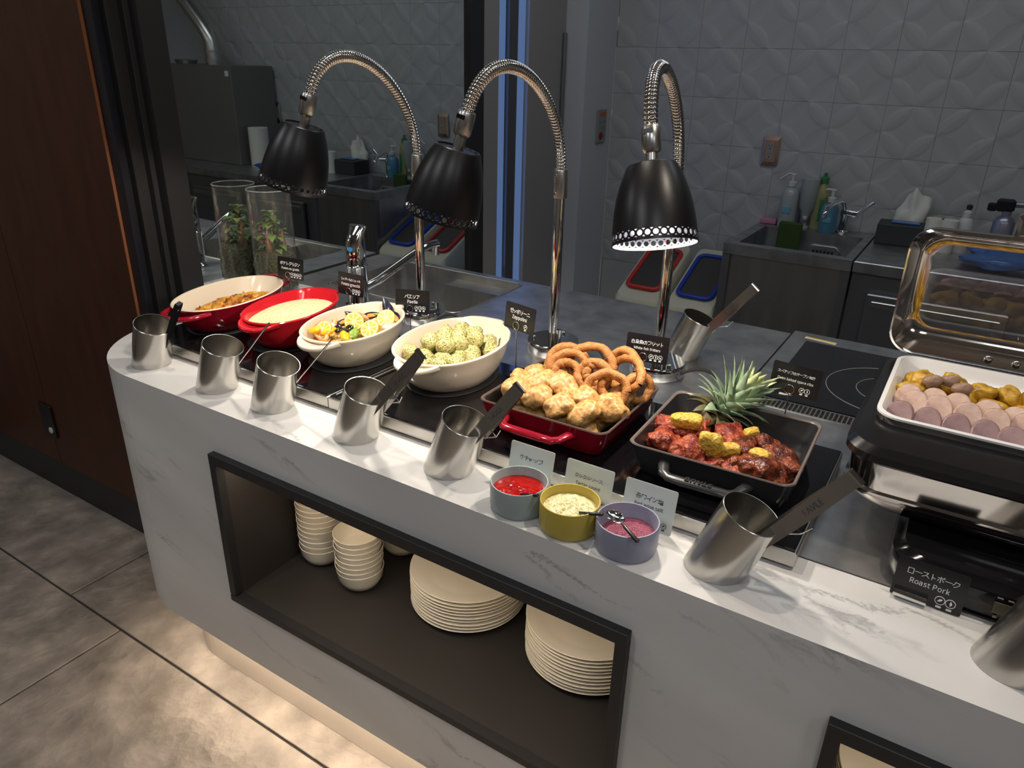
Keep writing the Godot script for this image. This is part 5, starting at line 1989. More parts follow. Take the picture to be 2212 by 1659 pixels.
# ------------------------------------------------------------------ chafing dish of roast pork on a portable cooker
func chafing_dish() -> void:
	rng.seed = 77
	# portable cooker under it
	var ih := thing("portable_cooker", "black rounded portable induction cooker under the steel chafing dish", "cooker", Vector3(0.185, HT + 0.0015, -0.335))
	var st := begin()
	loft(st, [rrect(0.165, 0.165, 0.05, 0.0, 8), rrect(0.178, 0.176, 0.05, 0.006, 8), rrect(0.183, 0.180, 0.05, 0.022, 8), rrect(0.180, 0.177, 0.05, 0.04, 8), rrect(0.168, 0.168, 0.05, 0.05, 8)], true, true)
	done("housing", st, M.glass_black, ih)
	text("Panasonic", ih, Vector3(-0.120, 0.030, 0.1795), 0.014, M.grey_print, Vector3(-0.12, 0, 0))
	st = begin()
	bx(st, Vector3(-0.03, 0.024, 0.181), Vector3(0.06, 0.016, 0.0015), 0.0)
	done("display_strip", st, mat_plain("display_olive", Color(0.32, 0.30, 0.24), 0.2), ih)
	st = begin()
	for k in 6:
		bx(st, Vector3(-0.055 + k * 0.011, 0.010, 0.1795), Vector3(0.004, 0.003, 0.001), 0.0)
		bx(st, Vector3(-0.055 + k * 0.011, 0.037, 0.1785), Vector3(0.006, 0.0015, 0.001), 0.0)
	done("button_marks", st, M.grey_print, ih)
	# menu card leaning on the cooker, with a chrome clip
	var cd := thing("menu_card", "black menu card for the roast pork leaning on the portable cooker", "menu card", Vector3(0.056, HT + 0.0008, -0.1475), -0.04, "black menu cards on wires")
	cd.rotation.x = -0.14
	st = begin()
	loft(st, [rrect(0.040, 0.0275, 0.002, 0.0, 4), rrect(0.040, 0.0275, 0.002, 0.001, 4)], true, true)
	var pl := done("card", st, M.card_black, cd)
	pl.rotation.x = PI / 2
	pl.position = Vector3(0, 0.028, 0)
	jtext("ローストポーク", cd, Vector3(0.002, 0.040, 0.0013), 0.0078, M.white_print)
	text("Roast Pork", cd, Vector3(0, 0.027, 0.0012), 0.0095, M.white_print)
	icons(cd, Vector3(0.021, 0.013, 0.0013), 0.0055, 2, M.white_print)
	st = begin()
	tube(st, [Vector3(-0.036, 0.0065, 0.005), Vector3(0.002, 0.0065, 0.005)], 0.0058, 12)
	done("clip", st, M.chrome, cd)
	# body
	var at := Vector3(0.17, HT + 0.053, -0.432)
	var root := thing("chafing_dish", "square steel chafing dish with its glass lid standing open", "chafing dish", at)
	var hx := 0.252
	var hz := 0.200
	st = begin()
	loft(st, [rrect(hx - 0.055, hz - 0.04, 0.05, 0.0, 8), rrect(hx - 0.035, hz - 0.02, 0.05, 0.004, 8), rrect(hx - 0.014, hz - 0.003, 0.05, 0.022, 8), rrect(hx - 0.012, hz - 0.001, 0.05, 0.030, 8), rrect(hx - 0.004, hz + 0.000, 0.05, 0.033, 8), rrect(hx - 0.004, hz + 0.000, 0.05, 0.036, 8), rrect(hx - 0.010, hz - 0.002, 0.05, 0.040, 8), rrect(hx - 0.006, hz, 0.05, 0.082, 8)], true, true)
	done("body", st, M.polished, root)
	st = begin()
	loft(st, [rrect(hx - 0.004, hz + 0.002, 0.05, 0.080, 8), rrect(hx + 0.002, hz + 0.006, 0.05, 0.084, 8), rrect(hx + 0.002, hz + 0.006, 0.05, 0.094, 8), rrect(hx - 0.006, hz - 0.004, 0.045, 0.104, 8), rrect(0.237, 0.147, 0.035, 0.107, 8, Vector3(0.008, 0, -0.025)), rrect(0.234, 0.144, 0.035, 0.104, 8, Vector3(0.008, 0, -0.025)), rrect(0.234, 0.144, 0.035, 0.083, 8, Vector3(0.008, 0, -0.025))])
	done("black_frame", st, mat_plain("bakelite", Color(0.09, 0.09, 0.095), 0.2), root)
	# front handle
	st = begin()
	tube(st, [Vector3(0.0, 0.066, hz - 0.004), Vector3(0.0, 0.067, hz + 0.012), Vector3(0.004, 0.067, hz + 0.016), Vector3(0.2, 0.067, hz + 0.016), Vector3(0.204, 0.067, hz + 0.012), Vector3(0.204, 0.066, hz - 0.004)], 0.0065, 12)
	done("front_handle", st, M.chrome, root)
	# white food pan
	var pan := thing("food_pan", "white enamel food pan set in the chafing dish", "food pan", at + Vector3(0.008, 0, 0))
	st = begin()
	var py := 0.118
	var px := 0.238
	var pz := 0.146
	var o3 := Vector3(0, 0, -0.025)
	loft(st, [rrect(px - 0.02, pz - 0.02, 0.03, py - 0.03, 8, o3), rrect(px - 0.006, pz - 0.006, 0.035, py - 0.006, 8, o3), rrect(px, pz, 0.035, py - 0.003, 8, o3), rrect(px, pz, 0.035, py, 8, o3), rrect(px - 0.006, pz - 0.006, 0.032, py + 0.001, 8, o3), rrect(px - 0.010, pz - 0.010, 0.03, py - 0.004, 8, o3), rrect(px - 0.03, pz - 0.028, 0.03, py - 0.042, 8, o3), rrect(px - 0.045, pz - 0.042, 0.02, py - 0.045, 8, o3)], false, true)
	done("pan_wall", st, mat_plain("white_enamel", Color(0.88, 0.88, 0.88), 0.12), pan)
	var fy := at.y + py - 0.045
	# slices of pork in overlapping rows
	var body := begin()
	loft(body, [oval(0.017, 0.024, -0.0045, 24, 2.3), oval(0.0185, 0.0255, -0.003, 24, 2.3), oval(0.0185, 0.0255, 0.003, 24, 2.3), oval(0.017, 0.024, 0.0045, 24, 2.3)], true, true)
	var body_m := mesh_of(body)
	var rind := begin()
	loft(rind, [oval(0.0182, 0.0252, -0.0036, 24, 2.3), oval(0.0190, 0.0262, -0.002, 24, 2.3), oval(0.0190, 0.0262, 0.002, 24, 2.3), oval(0.0182, 0.0252, 0.0036, 24, 2.3)])
	var rind_m := mesh_of(rind)
	var rows := [[0.030, 0.006, 9, "front row"], [-0.004, 0.014, 8, "second row"], [-0.036, 0.012, 7, "back row"]]
	for r in rows.size():
		for k in rows[r][2]:
			var g := "pork slices of the %s" % rows[r][3]
			var s := thing("pork_slice", "%s pale roast pork slice from the left in the %s" % [ORD[k], rows[r][3]], "pork slice", Vector3(-0.028 + 0.0345 * k + (0.012 if r == 1 else 0.0) + rng.randf_range(-0.003, 0.003), fy + 0.024 + rows[r][1], at.z + 0.052 + rows[r][0] + rng.randf_range(-0.004, 0.004)), 0.0, g)
			s.rotation = Vector3(1.05 - 0.12 * r + rng.randf_range(-0.1, 0.1), rng.randf_range(-0.25, 0.25), rng.randf_range(-0.15, 0.15))
			inst("meat", body_m, M.pork_rind if r == 0 else M.pork, s)
			inst("rind", rind_m, M.pork_rind if r == 0 else M.pork, s)
	# potatoes and sausage ends behind
	var kinds := []
	for k in 5:
		st = begin()
		blob(st, Vector3(0.021, 0.014, 0.016), 200 + k, 0.4, 0.07, 12, 2.6)
		kinds.append(mesh_of(st))
	var spots := []
	for i in 3:
		for k in 9:
			spots.append(Vector3(-0.022 + 0.036 * k + 0.015 * (i % 2), fy + 0.024 + (0.022 if i == 1 else 0.006), at.z - 0.030 - 0.026 * i))
	var n := 0
	for p in spots:
		food("roast_potato", kinds[n % 5], M.potato, p + Vector3(rng.randf_range(-0.004, 0.004), rng.randf_range(-0.002, 0.004), rng.randf_range(-0.004, 0.004)), Vector3(rng.randf_range(-0.5, 0.5), rng.randf() * TAU, rng.randf_range(-0.5, 0.5)), "%s golden potato piece from the left in the %s potato row" % [ORD[n % 9], ["front", "middle", "back"][n / 9]], "potato", "roast potatoes behind the pork")
		n += 1
	st = begin()
	blob(st, Vector3(0.014, 0.010, 0.011), 220, 0.25, 0.08, 10)
	var sau := mesh_of(st)
	for q in [[0.022, -0.045, "brown mushroom on the potatoes at the left"], [0.040, -0.022, "brown mushroom before the potatoes, by the pork"], [0.0, -0.030, "brown mushroom leftmost among the potatoes"]]:
		food("mushroom", sau, mat_plain("mushroom_brown", Color(0.60, 0.48, 0.40), 0.35), Vector3(q[0], fy + 0.056, at.z + q[1]), Vector3(0.2, 0.4, 0.1), q[2], "mushroom", "mushrooms among the potatoes")
	st = begin()
	blob(st, Vector3(0.018, 0.012, 0.012), 230, 0.2, 0.06, 10, 3.0)
	food("tomato_piece", mesh_of(st), mat_plain("tomato_red", Color(0.80, 0.20, 0.16), 0.2), Vector3(0.148, fy + 0.056, at.z - 0.045), Vector3(0.2, 0.3, 0), "red tomato piece at the right of the potatoes", "tomato", "")
	st = begin()
	blob(st, Vector3(0.022, 0.014, 0.02), 231, 0.2, 0.06, 10)
	food("onion_piece", mesh_of(st), mat_plain("onion_pale", Color(0.86, 0.80, 0.62), 0.25), Vector3(0.146, fy + 0.052, at.z - 0.018), Vector3(0.2, 0.3, 0), "translucent onion piece below the tomato", "onion", "")
	# lid: hinged at the back, steel frame round a pane
	var lid := Node3D.new()
	lid.name = "lid"
	root.add_child(lid)
	lid.position = Vector3(0, 0.106, -hz - 0.010)
	lid.rotation.x = 1.64
	# lid's own axes: it rises along -z from the hinge, its outside lies towards -y
	var lx := hx + 0.004
	var lz := 0.112
	var lc := Vector3(0, 0, -lz)
	var dep := -0.055
	var k := -1.0
	var frame := []
	st = begin()
	loft(st, [rrect(lx - 0.003, lz - 0.003, 0.04, 0.0, 8, lc), rrect(lx, lz, 0.04, -0.002, 8, lc), rrect(lx, lz, 0.04, -0.014, 8, lc), rrect(lx - 0.012, lz - 0.012, 0.04, dep + 0.014, 8, lc), rrect(lx - 0.024, lz - 0.024, 0.035, dep, 8, lc), rrect(lx - 0.036, lz - 0.036, 0.028, dep - 0.001, 8, lc), rrect(lx - 0.037, lz - 0.037, 0.028, dep + 0.001, 8, lc), rrect(lx - 0.026, lz - 0.026, 0.034, dep + 0.0022, 8, lc), rrect(lx - 0.014, lz - 0.014, 0.039, dep + 0.016, 8, lc), rrect(lx - 0.0015, lz - 0.0015, 0.039, -0.014, 8, lc), rrect(lx - 0.003, lz - 0.003, 0.04, 0.0, 8, lc)])
	done("lid_frame", st, M.polished, lid)
	st = begin()
	loft(st, [rrect(lx - 0.036, lz - 0.036, 0.027, dep - 0.0005, 8, lc), rrect(lx - 0.036, lz - 0.036, 0.027, dep + 0.0005, 8, lc)], true, true)
	var pane := mat_plain("lid_pane", Color(0.6, 0.6, 0.62, 0.05), 0.03)
	pane.transparency = BaseMaterial3D.TRANSPARENCY_ALPHA
	pane.metallic_specular = 0.9
	done("pane", st, pane, lid)
	st = begin()
	bx(st, Vector3(0.01, -0.03, -lz * 2 - 0.012), Vector3(0.25, 0.03, 0.04), 0.006)
	done("lid_handle", st, M.polished, lid)
	for x in [-0.1, -0.06, 0.1, 0.14]:
		st = begin()
		lathe(st, [[0.007, 0.0], [0.007, 0.002], [0.005, 0.005], [0.0, 0.006]], 14)
		var b := done("rivet", st, M.chrome, lid)
		b.position = Vector3(x, -0.0005, -0.017)


# ------------------------------------------------------------------ back of the kitchen
func back_kitchen() -> void:
	var H := 0.80
	var zf := -2.09
	var zb := ZW + 0.012
	# sink unit
	var root := thing("sink_unit", "free standing steel sink with a deep basin at the tiled wall", "sink")
	var x0 := -0.815
	var x1 := -0.345
	var st := begin()
	var ox0 := x0 + 0.045
	var ox1 := x1 - 0.03
	var oz1 := zf - 0.05
	var oz0 := zb + 0.12
	for b in [[x0, x1, zf, oz1], [x0, x1, oz0, zb], [x0, ox0, oz1, oz0], [ox1, x1, oz1, oz0]]:
		bx(st, Vector3((b[0] + b[1]) / 2, H - 0.02, (b[2] + b[3]) / 2), Vector3(absf(b[1] - b[0]), 0.04, absf(b[3] - b[2])), 0.0)
	done("sink_top", st, M.worksteel, root)
	st = begin()
	var c := Vector3((ox0 + ox1) / 2, 0, (oz0 + oz1) / 2)
	loft(st, [rrect((ox1 - ox0) / 2 + 0.002, absf(oz1 - oz0) / 2 + 0.002, 0.03, H - 0.002, 5, c), rrect((ox1 - ox0) / 2, absf(oz1 - oz0) / 2, 0.03, H - 0.22, 5, c)], false, true)
	done("basin", st, M.worksteel, root)
	st = begin()
	bx(st, Vector3((x0 + x1) / 2, 0.60, zf - 0.02), Vector3(x1 - x0 - 0.06, 0.32, 0.006), 0.001)
	done("apron", st, M.brushed, root)
	st = begin()
	bx(st, Vector3((x0 + x1) / 2, 0.405, zf - 0.06), Vector3(x1 - x0 - 0.04, 0.05, 0.05), 0.004)
	done("front_rail", st, M.brushed, root)
	for s in [[x0 + 0.015, zf - 0.017], [x1 - 0.015, zf - 0.017], [x0 + 0.015, zb + 0.017], [x1 - 0.015, zb + 0.017]]:
		st = begin()
		bx(st, Vector3(s[0], H / 2 - 0.02, s[1]), Vector3(0.03, H - 0.042, 0.03), 0.002)
		done("leg", st, M.dark_steel, root)
	st = begin()
	bx(st, Vector3(x0 + 0.004, 0.6, (zf + zb) / 2), Vector3(0.006, 0.34, absf(zf - zb) - 0.06), 0.0)
	done("side_panel", st, M.brushed, root)
	# overflow grille on the basin's back wall
	var ovf := Node3D.new()
	ovf.name = "overflow"
	root.add_child(ovf)
	var oc := Vector3(-0.52, H - 0.085, oz0 + 0.004)
	st = begin()
	var rr := []
	for p in rrect(0.068, 0.032, 0.031, 0.0, 8):
		rr.append(oc + Vector3(p.x, p.z, 0))
	rr.append(rr[0])
	tube(st, rr, 0.003, 6, false)
	done("overflow_rim", st, M.steel, ovf)
	for k in 6:
		st = begin()
		bx(st, oc + Vector3(-0.0375 + 0.015 * k, 0, 0.001), Vector3(0.008, 0.026, 0.002), 0.001)
		done("overflow_slot", st, M.rubber, ovf)
	# tap of the sink
	var tap := thing("sink_tap", "chrome swivel tap behind the steel sink", "tap", Vector3(-0.47, H, zb + 0.06))
	st = begin()
	lathe(st, [[0.026, 0.0], [0.026, 0.008], [0.016, 0.012], [0.016, 0.07], [0.02, 0.075], [0.02, 0.095], [0.0, 0.1]], 20)
	done("body", st, M.chrome, tap)
	st = begin()
	tube(st, [Vector3(0, 0.08, 0), Vector3(-0.01, 0.13, 0.03), Vector3(-0.02, 0.14, 0.05), Vector3(-0.05, 0.12, 0.16), Vector3(-0.052, 0.10, 0.17), Vector3(-0.052, 0.08, 0.17)], 0.0095, 10)
	done("spout", st, M.chrome, tap)
	st = begin()
	tube(st, [Vector3(0.0, 0.085, 0), Vector3(0.05, 0.085, 0.01)], 0.018, 12)
	tube(st, [Vector3(0.05, 0.09, 0.01), Vector3(0.1, 0.14, 0.01)], [0.006, 0.009], 8)
	done("lever", st, M.chrome, tap)
	# refrigerated table running on to the right
	var tb := thing("kitchen_table_unit", "long steel kitchen cabinet with recessed doors beside the sink", "cabinet")
	st = begin()
	bx(st, Vector3(0.70, H - 0.02, (zf + zb) / 2 - 0.0), Vector3(2.08, 0.04, absf(zf - zb)), 0.003)
	done("top_sheet", st, M.worksteel, tb)
	st = begin()
	bx(st, Vector3(0.70, 0.40, (zf + zb) / 2 - 0.012), Vector3(2.08, 0.72, absf(zf - zb) - 0.03), 0.0)
	done("carcass", st, M.dark_steel, tb)
	for k in 4:
		st = begin()
		bx(st, Vector3(-0.30 + 0.52 * k + 0.245, 0.39, zf - 0.008), Vector3(0.44, 0.6, 0.02), 0.004)
		var dd := done("door", st, M.dark_steel, tb)
		st = begin()
		bx(st, Vector3(-0.30 + 0.52 * k + 0.245, 0.655, zf + 0.004), Vector3(0.40, 0.022, 0.008), 0.002)
		done("handle", st, M.steel, dd)
	# two waste bins with framed lids
	bin(-1.155, "bin_red", "cream waste bin with a red framed lid near the door")
	bin(-0.925, "bin_blue", "cream waste bin with a blue framed lid beside the sink")
	# outlets
	outlet(Vector3(-0.829, 1.098, ZW + 0.012), "steel framed wall outlet above the sink, with a coppery sheen", M.copper)
	outlet(Vector3(0.505, 1.098, ZW + 0.012), "steel framed wall outlet near the tall appliance, seen in the mirror", M.steel)
	# bottles on the ledge behind the sink
	pump_bottle(Vector3(-0.700, H, -2.585), 0.036, 0.165, M.clear_bottle, M.cap_white, "large clear pump bottle with a bent nozzle behind the sink", true, "")
	cup_bottle(Vector3(-0.628, H, -2.60), "frosted plastic beaker upside down between the soap bottles")
	tall_bottle(Vector3(-0.578, H, -2.615), "tall bottle of yellow dish soap with a green cap")
	pump_bottle(Vector3(-0.528, H, -2.565), 0.034, 0.12, M.soap_blue, M.cap_white, "short pump bottle of blue soap behind the sink tap", false, "")
	# green cloth over the sink's front left
	var cl := thing("dish_cloth", "green cloth hanging over the sink's basin wall", "cloth", Vector3(-0.655, H, zb + 0.135))
	st = begin()
	bx(st, Vector3(0, -0.02, 0.04), Vector3(0.095, 0.12, 0.02), 0.008)
	done("cloth_fold", st, M.cloth_green, cl)
	var spg := thing("sponge", "pink sponge lying at the sink's back corner", "sponge", Vector3(-0.775, H, -2.60))
	st = begin()
	bx(st, Vector3(0, 0.012, 0), Vector3(0.07, 0.024, 0.05), 0.006)
	done("sponge_block", st, mat_plain("sponge_pink", Color(0.66, 0.45, 0.52), 0.9), spg)
	# black box and odds and ends on the cabinet
	var bxo := thing("black_box", "matt black box with blue gloves on the kitchen cabinet", "box", Vector3(-0.245, H, -2.52), 0.05)
	st = begin()
	bx(st, Vector3(0, 0.04, 0), Vector3(0.17, 0.08, 0.12), 0.004)
	done("case", st, M.black_matte, bxo)
	st = begin()
	bx(st, Vector3(0.01, 0.083, 0.0), Vector3(0.1, 0.006, 0.06), 0.003)
	done("glove_slot", st, M.blue_bag, bxo)
	for q in [[-0.135, "white paper roll standing beside the black box"], [-0.085, "second white paper roll, right of the first"]]:
		var r := thing("paper_roll", q[1], "paper roll", Vector3(q[0], H, -2.47), 0.0, "little paper rolls on the cabinet")
		st = begin()
		loft(st, [circle(0.012, 0.0, 24), circle(0.03, 0.0, 24), circle(0.03, 0.12, 24), circle(0.013, 0.12, 24), circle(0.012, 0.118, 24), circle(0.012, 0.0, 24)])
		done("roll", st, M.paper, r)
	var tissue := thing("tissue", "crumpled white tissue rising behind the black box", "tissue", Vector3(-0.225, H, -2.615))
	st = begin()
	blob(st, Vector3(0.05, 0.08, 0.03), 301, 0.9, 0.08, 12)
	var ts := done("tissue_folds", st, M.paper, tissue)
	ts.position.y = 0.085
	var sb := thing("squeeze_bottle", "white squeeze bottle with a dark tip", "bottle", Vector3(-0.035, H, -2.50))
	st = begin()
	lathe(st, [[0.0, 0.0], [0.028, 0.0], [0.03, 0.01], [0.03, 0.10], [0.022, 0.125], [0.016, 0.13], [0.016, 0.15], [0.006, 0.16], [0.0, 0.16]], 20)
	done("bottle_body", st, M.cap_white, sb)
	st = begin()
	lathe(st, [[0.006, 0.158], [0.010, 0.164], [0.010, 0.176], [0.0, 0.18]], 14)
	done("tip", st, M.black_matte, sb)
	var tc := thing("gas_torch", "kitchen gas torch with a black burner head", "torch", Vector3(0.085, H, -2.49))
	st = begin()
	lathe(st, [[0.0, 0.0], [0.034, 0.0], [0.036, 0.005], [0.036, 0.13], [0.03, 0.145], [0.015, 0.155], [0.015, 0.17], [0.0, 0.17]], 24)
	done("canister", st, mat_plain("canister_grey", Color(0.60, 0.60, 0.66), 0.3, 0.7), tc)
	st = begin()
	bx(st, Vector3(-0.01, 0.19, 0), Vector3(0.06, 0.045, 0.035), 0.008)
	bx(st, Vector3(-0.05, 0.18, 0), Vector3(0.03, 0.03, 0.02), 0.005)
	done("burner_head", st, M.black_paint, tc)
	st = begin()
	tube(st, [Vector3(0.02, 0.195, 0), Vector3(0.13, 0.20, 0)], [0.010, 0.011], 12)
	done("nozzle", st, M.dark_steel, tc)
	var bag := thing("blue_bag", "crumpled blue plastic bag on the cabinet, seen in the mirror", "bag", Vector3(0.08, H, -2.28))
	st = begin()
	blob(st, Vector3(0.13, 0.032, 0.09), 311, 0.9, 0.06, 18)
	var bgm := done("bag_folds", st, M.blue_bag, bag)
	bgm.position.y = 0.04
	var pt := thing("paper_towel", "white paper towel roll standing before the tall appliance", "paper towel", Vector3(0.40, H, -2.40))
	st = begin()
	loft(st, [circle(0.02, 0.0, 28), circle(0.058, 0.0, 28), circle(0.058, 0.225, 28), circle(0.021, 0.225, 28), circle(0.02, 0.22, 28), circle(0.02, 0.0, 28)])
	done("roll", st, M.paper, pt)
	# tall appliance and its flue, standing past the right of the view and seen in the mirror
	var ap := thing("steel_appliance", "tall plain steel appliance with a flue pipe, seen in the mirror", "appliance", Vector3(0.86, H, -2.48))
	st = begin()
	bx(st, Vector3(0, 0.285, 0), Vector3(0.74, 0.57, 0.32), 0.004)
	done("case", st, mat_plain("grey_case", Color(0.50, 0.49, 0.47), 0.45, 0.6), ap)
	st = begin()
	bx(st, Vector3(-0.335, 0.525, 0.161), Vector3(0.03, 0.03, 0.001), 0.0)
	done("sticker", st, M.card_white, ap)
	st = begin()
	tube(st, [Vector3(-0.02, 0.57, 0.0), Vector3(-0.02, 0.70, 0.0), Vector3(0.0, 0.74, 0.0), Vector3(0.05, 0.80, 0.0), Vector3(0.42, 1.16, 0.0)], 0.045, 16)
	done("flue_pipe", st, M.steel, ap)
	for y in [0.585, 0.64]:
		st = begin()
		lathe(st, [[0.044, y], [0.05, y], [0.05, y + 0.012], [0.044, y + 0.012]], 20, Vector3(-0.02, 0, 0))
		done("flue_collar", st, M.steel, ap)
	st = begin()
	lathe(st, [[0.0, 0.571], [0.06, 0.571], [0.07, 0.59], [0.065, 0.595], [0.0, 0.597]], 20, Vector3(0.17, 0, 0.06))
	done("cowl", st, M.steel, ap)


func bin(x: float, frame: String, label: String) -> void:
	var root := thing("waste_bin", label, "waste bin", Vector3(x, 0, -2.27), 0.0, "waste bins by the sink")
	var w := 0.205
	var st := begin()
	loft(st, [rrect(w / 2 - 0.015, 0.17, 0.03, 0.001, 5), rrect(w / 2 - 0.005, 0.185, 0.03, 0.44, 5)], true, true)
	done("bucket", st, M.bin_body, root)
	# lid: a hood sloping down to the front
	st = begin()
	var lo := rrect(w / 2, 0.195, 0.03, 0.0, 5)
	var r0 := PackedVector3Array()
	var r1 := PackedVector3Array()
	var r2 := PackedVector3Array()
	for p in lo:
		var t := clampf((0.195 - p.z) / 0.39, 0, 1)
		r0.append(Vector3(p.x, 0.44, p.z))
		r1.append(Vector3(p.x, 0.50 + 0.16 * t, p.z))
		r2.append(Vector3(p.x * 0.93, 0.515 + 0.165 * t, p.z * 0.95))
	loft(st, [r0, r1, r2], true, true)
	var lid := done("lid", st, M.bin_body, root)
	var slope := func(px: float, pz: float, dy: float) -> Vector3: return Vector3(px, 0.519 + 0.165 * clampf((0.195 - pz) / 0.39, 0, 1) + dy, pz)
	st = begin()
	var fr := []
	for p in rrect(0.074, 0.135, 0.03, 0.0, 6):
		fr.append(slope.call(p.x, p.z + 0.0, 0.004))
	fr.append(fr[0])
	tube(st, fr, 0.010, 8, false)
	done("lid_ring", st, M[frame], lid)
	st = begin()
	var fl := PackedVector3Array()
	for p in rrect(0.072, 0.133, 0.03, 0.0, 6):
		fl.append(slope.call(p.x, p.z, 0.003))
	fan(st, fl, true)
	done("flap", st, M.bin_flap, lid)
	st = begin()
	bx(st, Vector3(0, 0.468, 0.197), Vector3(0.075, 0.035, 0.012), 0.004)
	done("clip", st, M.bin_clip, root)


func outlet(at: Vector3, label: String, m: Material) -> void:
	var root := thing("wall_outlet", label, "wall outlet", at, 0.0, "wall outlets on the tiles")
	var st := begin()
	loft(st, [rrect(0.0365, 0.0605, 0.002, 0.0, 3), rrect(0.0365, 0.0605, 0.002, 0.002, 3), rrect(0.024, 0.045, 0.002, 0.008, 3)], true, true)
	var o := done("plate", st, m, root)
	o.rotation.x = PI / 2
	st = begin()
	bx(st, Vector3(0, 0, 0.008), Vector3(0.03, 0.07, 0.004), 0.001)
	done("socket_body", st, M.outlet_ivory, root)
	for y in [0.019, -0.016]:
		st = begin()
		for q in [[-0.006, 0.004], [0.006, 0.004]]:
			bx(st, Vector3(q[0], y + q[1], 0.0102), Vector3(0.002, 0.008, 0.0006), 0.0)
		bx(st, Vector3(0, y - 0.008, 0.0102), Vector3(0.005, 0.005, 0.0006), 0.001)
		done("slot", st, M.rubber, root)


func pump_bottle(at: Vector3, r: float, h: float, m: Material, cap: Material, label: String, bent: bool, _x: String) -> void:
	var root := thing("pump_bottle", label, "bottle", at, 0.0, "soap bottles behind the sink")
	var st := begin()
	lathe(st, [[0.0, 0.0], [r * 0.95, 0.0], [r, 0.006], [r, h * 0.8], [r * 0.8, h * 0.93], [r * 0.4, h], [r * 0.4, h + 0.008], [0.0, h + 0.008]], 24)
	done("bottle_body", st, m, root)
	st = begin()
	lathe(st, [[r * 0.48, h + 0.004], [r * 0.48, h + 0.022], [r * 0.3, h + 0.025], [0.006, h + 0.026], [0.006, h + 0.05], [0.0, h + 0.05]], 16)
	tube(st, [Vector3(0.01, h + 0.052, 0), Vector3(-0.02, h + 0.054, 0), Vector3(-0.05 if bent else -0.03, h + (0.03 if bent else 0.05), 0)], 0.005, 8)
	done("pump", st, cap, root)
	st = begin()
	bx(st, Vector3(0, h * 0.45, r * 0.96), Vector3(r * 0.9, h * 0.18, 0.006), 0.002)
	done("label_print", st, mat_plain("label_teal", Color(0.40, 0.62, 0.68), 0.5), root)


func cup_bottle(at: Vector3, label: String) -> void:
	var root := thing("plastic_beaker", label, "beaker", at, 0.0)
	var st := begin()
	lathe(st, [[0.0, 0.0], [0.02, 0.0], [0.022, 0.07], [0.035, 0.09], [0.037, 0.19], [0.037, 0.205], [0.03, 0.207], [0.0, 0.203]], 24)
	done("beaker_wall", st, M.clear_bottle, root)
	st = begin()
	lathe(st, [[0.016, 0.003], [0.024, 0.02], [0.024, 0.05], [0.012, 0.065]], 16)
	done("dark_foot", st, M.dark_steel, root)


func tall_bottle(at: Vector3, label: String) -> void:
	var root := thing("soap_bottle", label, "bottle", at, 0.0, "soap bottles behind the sink")
	var st := begin()
	loft(st, [oval(0.034, 0.024, 0.0, 24), oval(0.036, 0.026, 0.006, 24), oval(0.036, 0.026, 0.13, 24), oval(0.026, 0.022, 0.17, 24), oval(0.015, 0.015, 0.185, 24), oval(0.014, 0.014, 0.195, 24)], true, true)
	done("bottle_body", st, M.soap_yellow, root)
	st = begin()
	lathe(st, [[0.017, 0.19], [0.017, 0.212], [0.012, 0.216], [0.007, 0.218], [0.007, 0.232], [0.0, 0.233]], 16)
	done("cap", st, M.cap_green, root)
	st = begin()
	bx(st, Vector3(0.008, 0.08, 0.0255), Vector3(0.016, 0.09, 0.002), 0.0)
	done("label_print", st, M.cap_green, root)


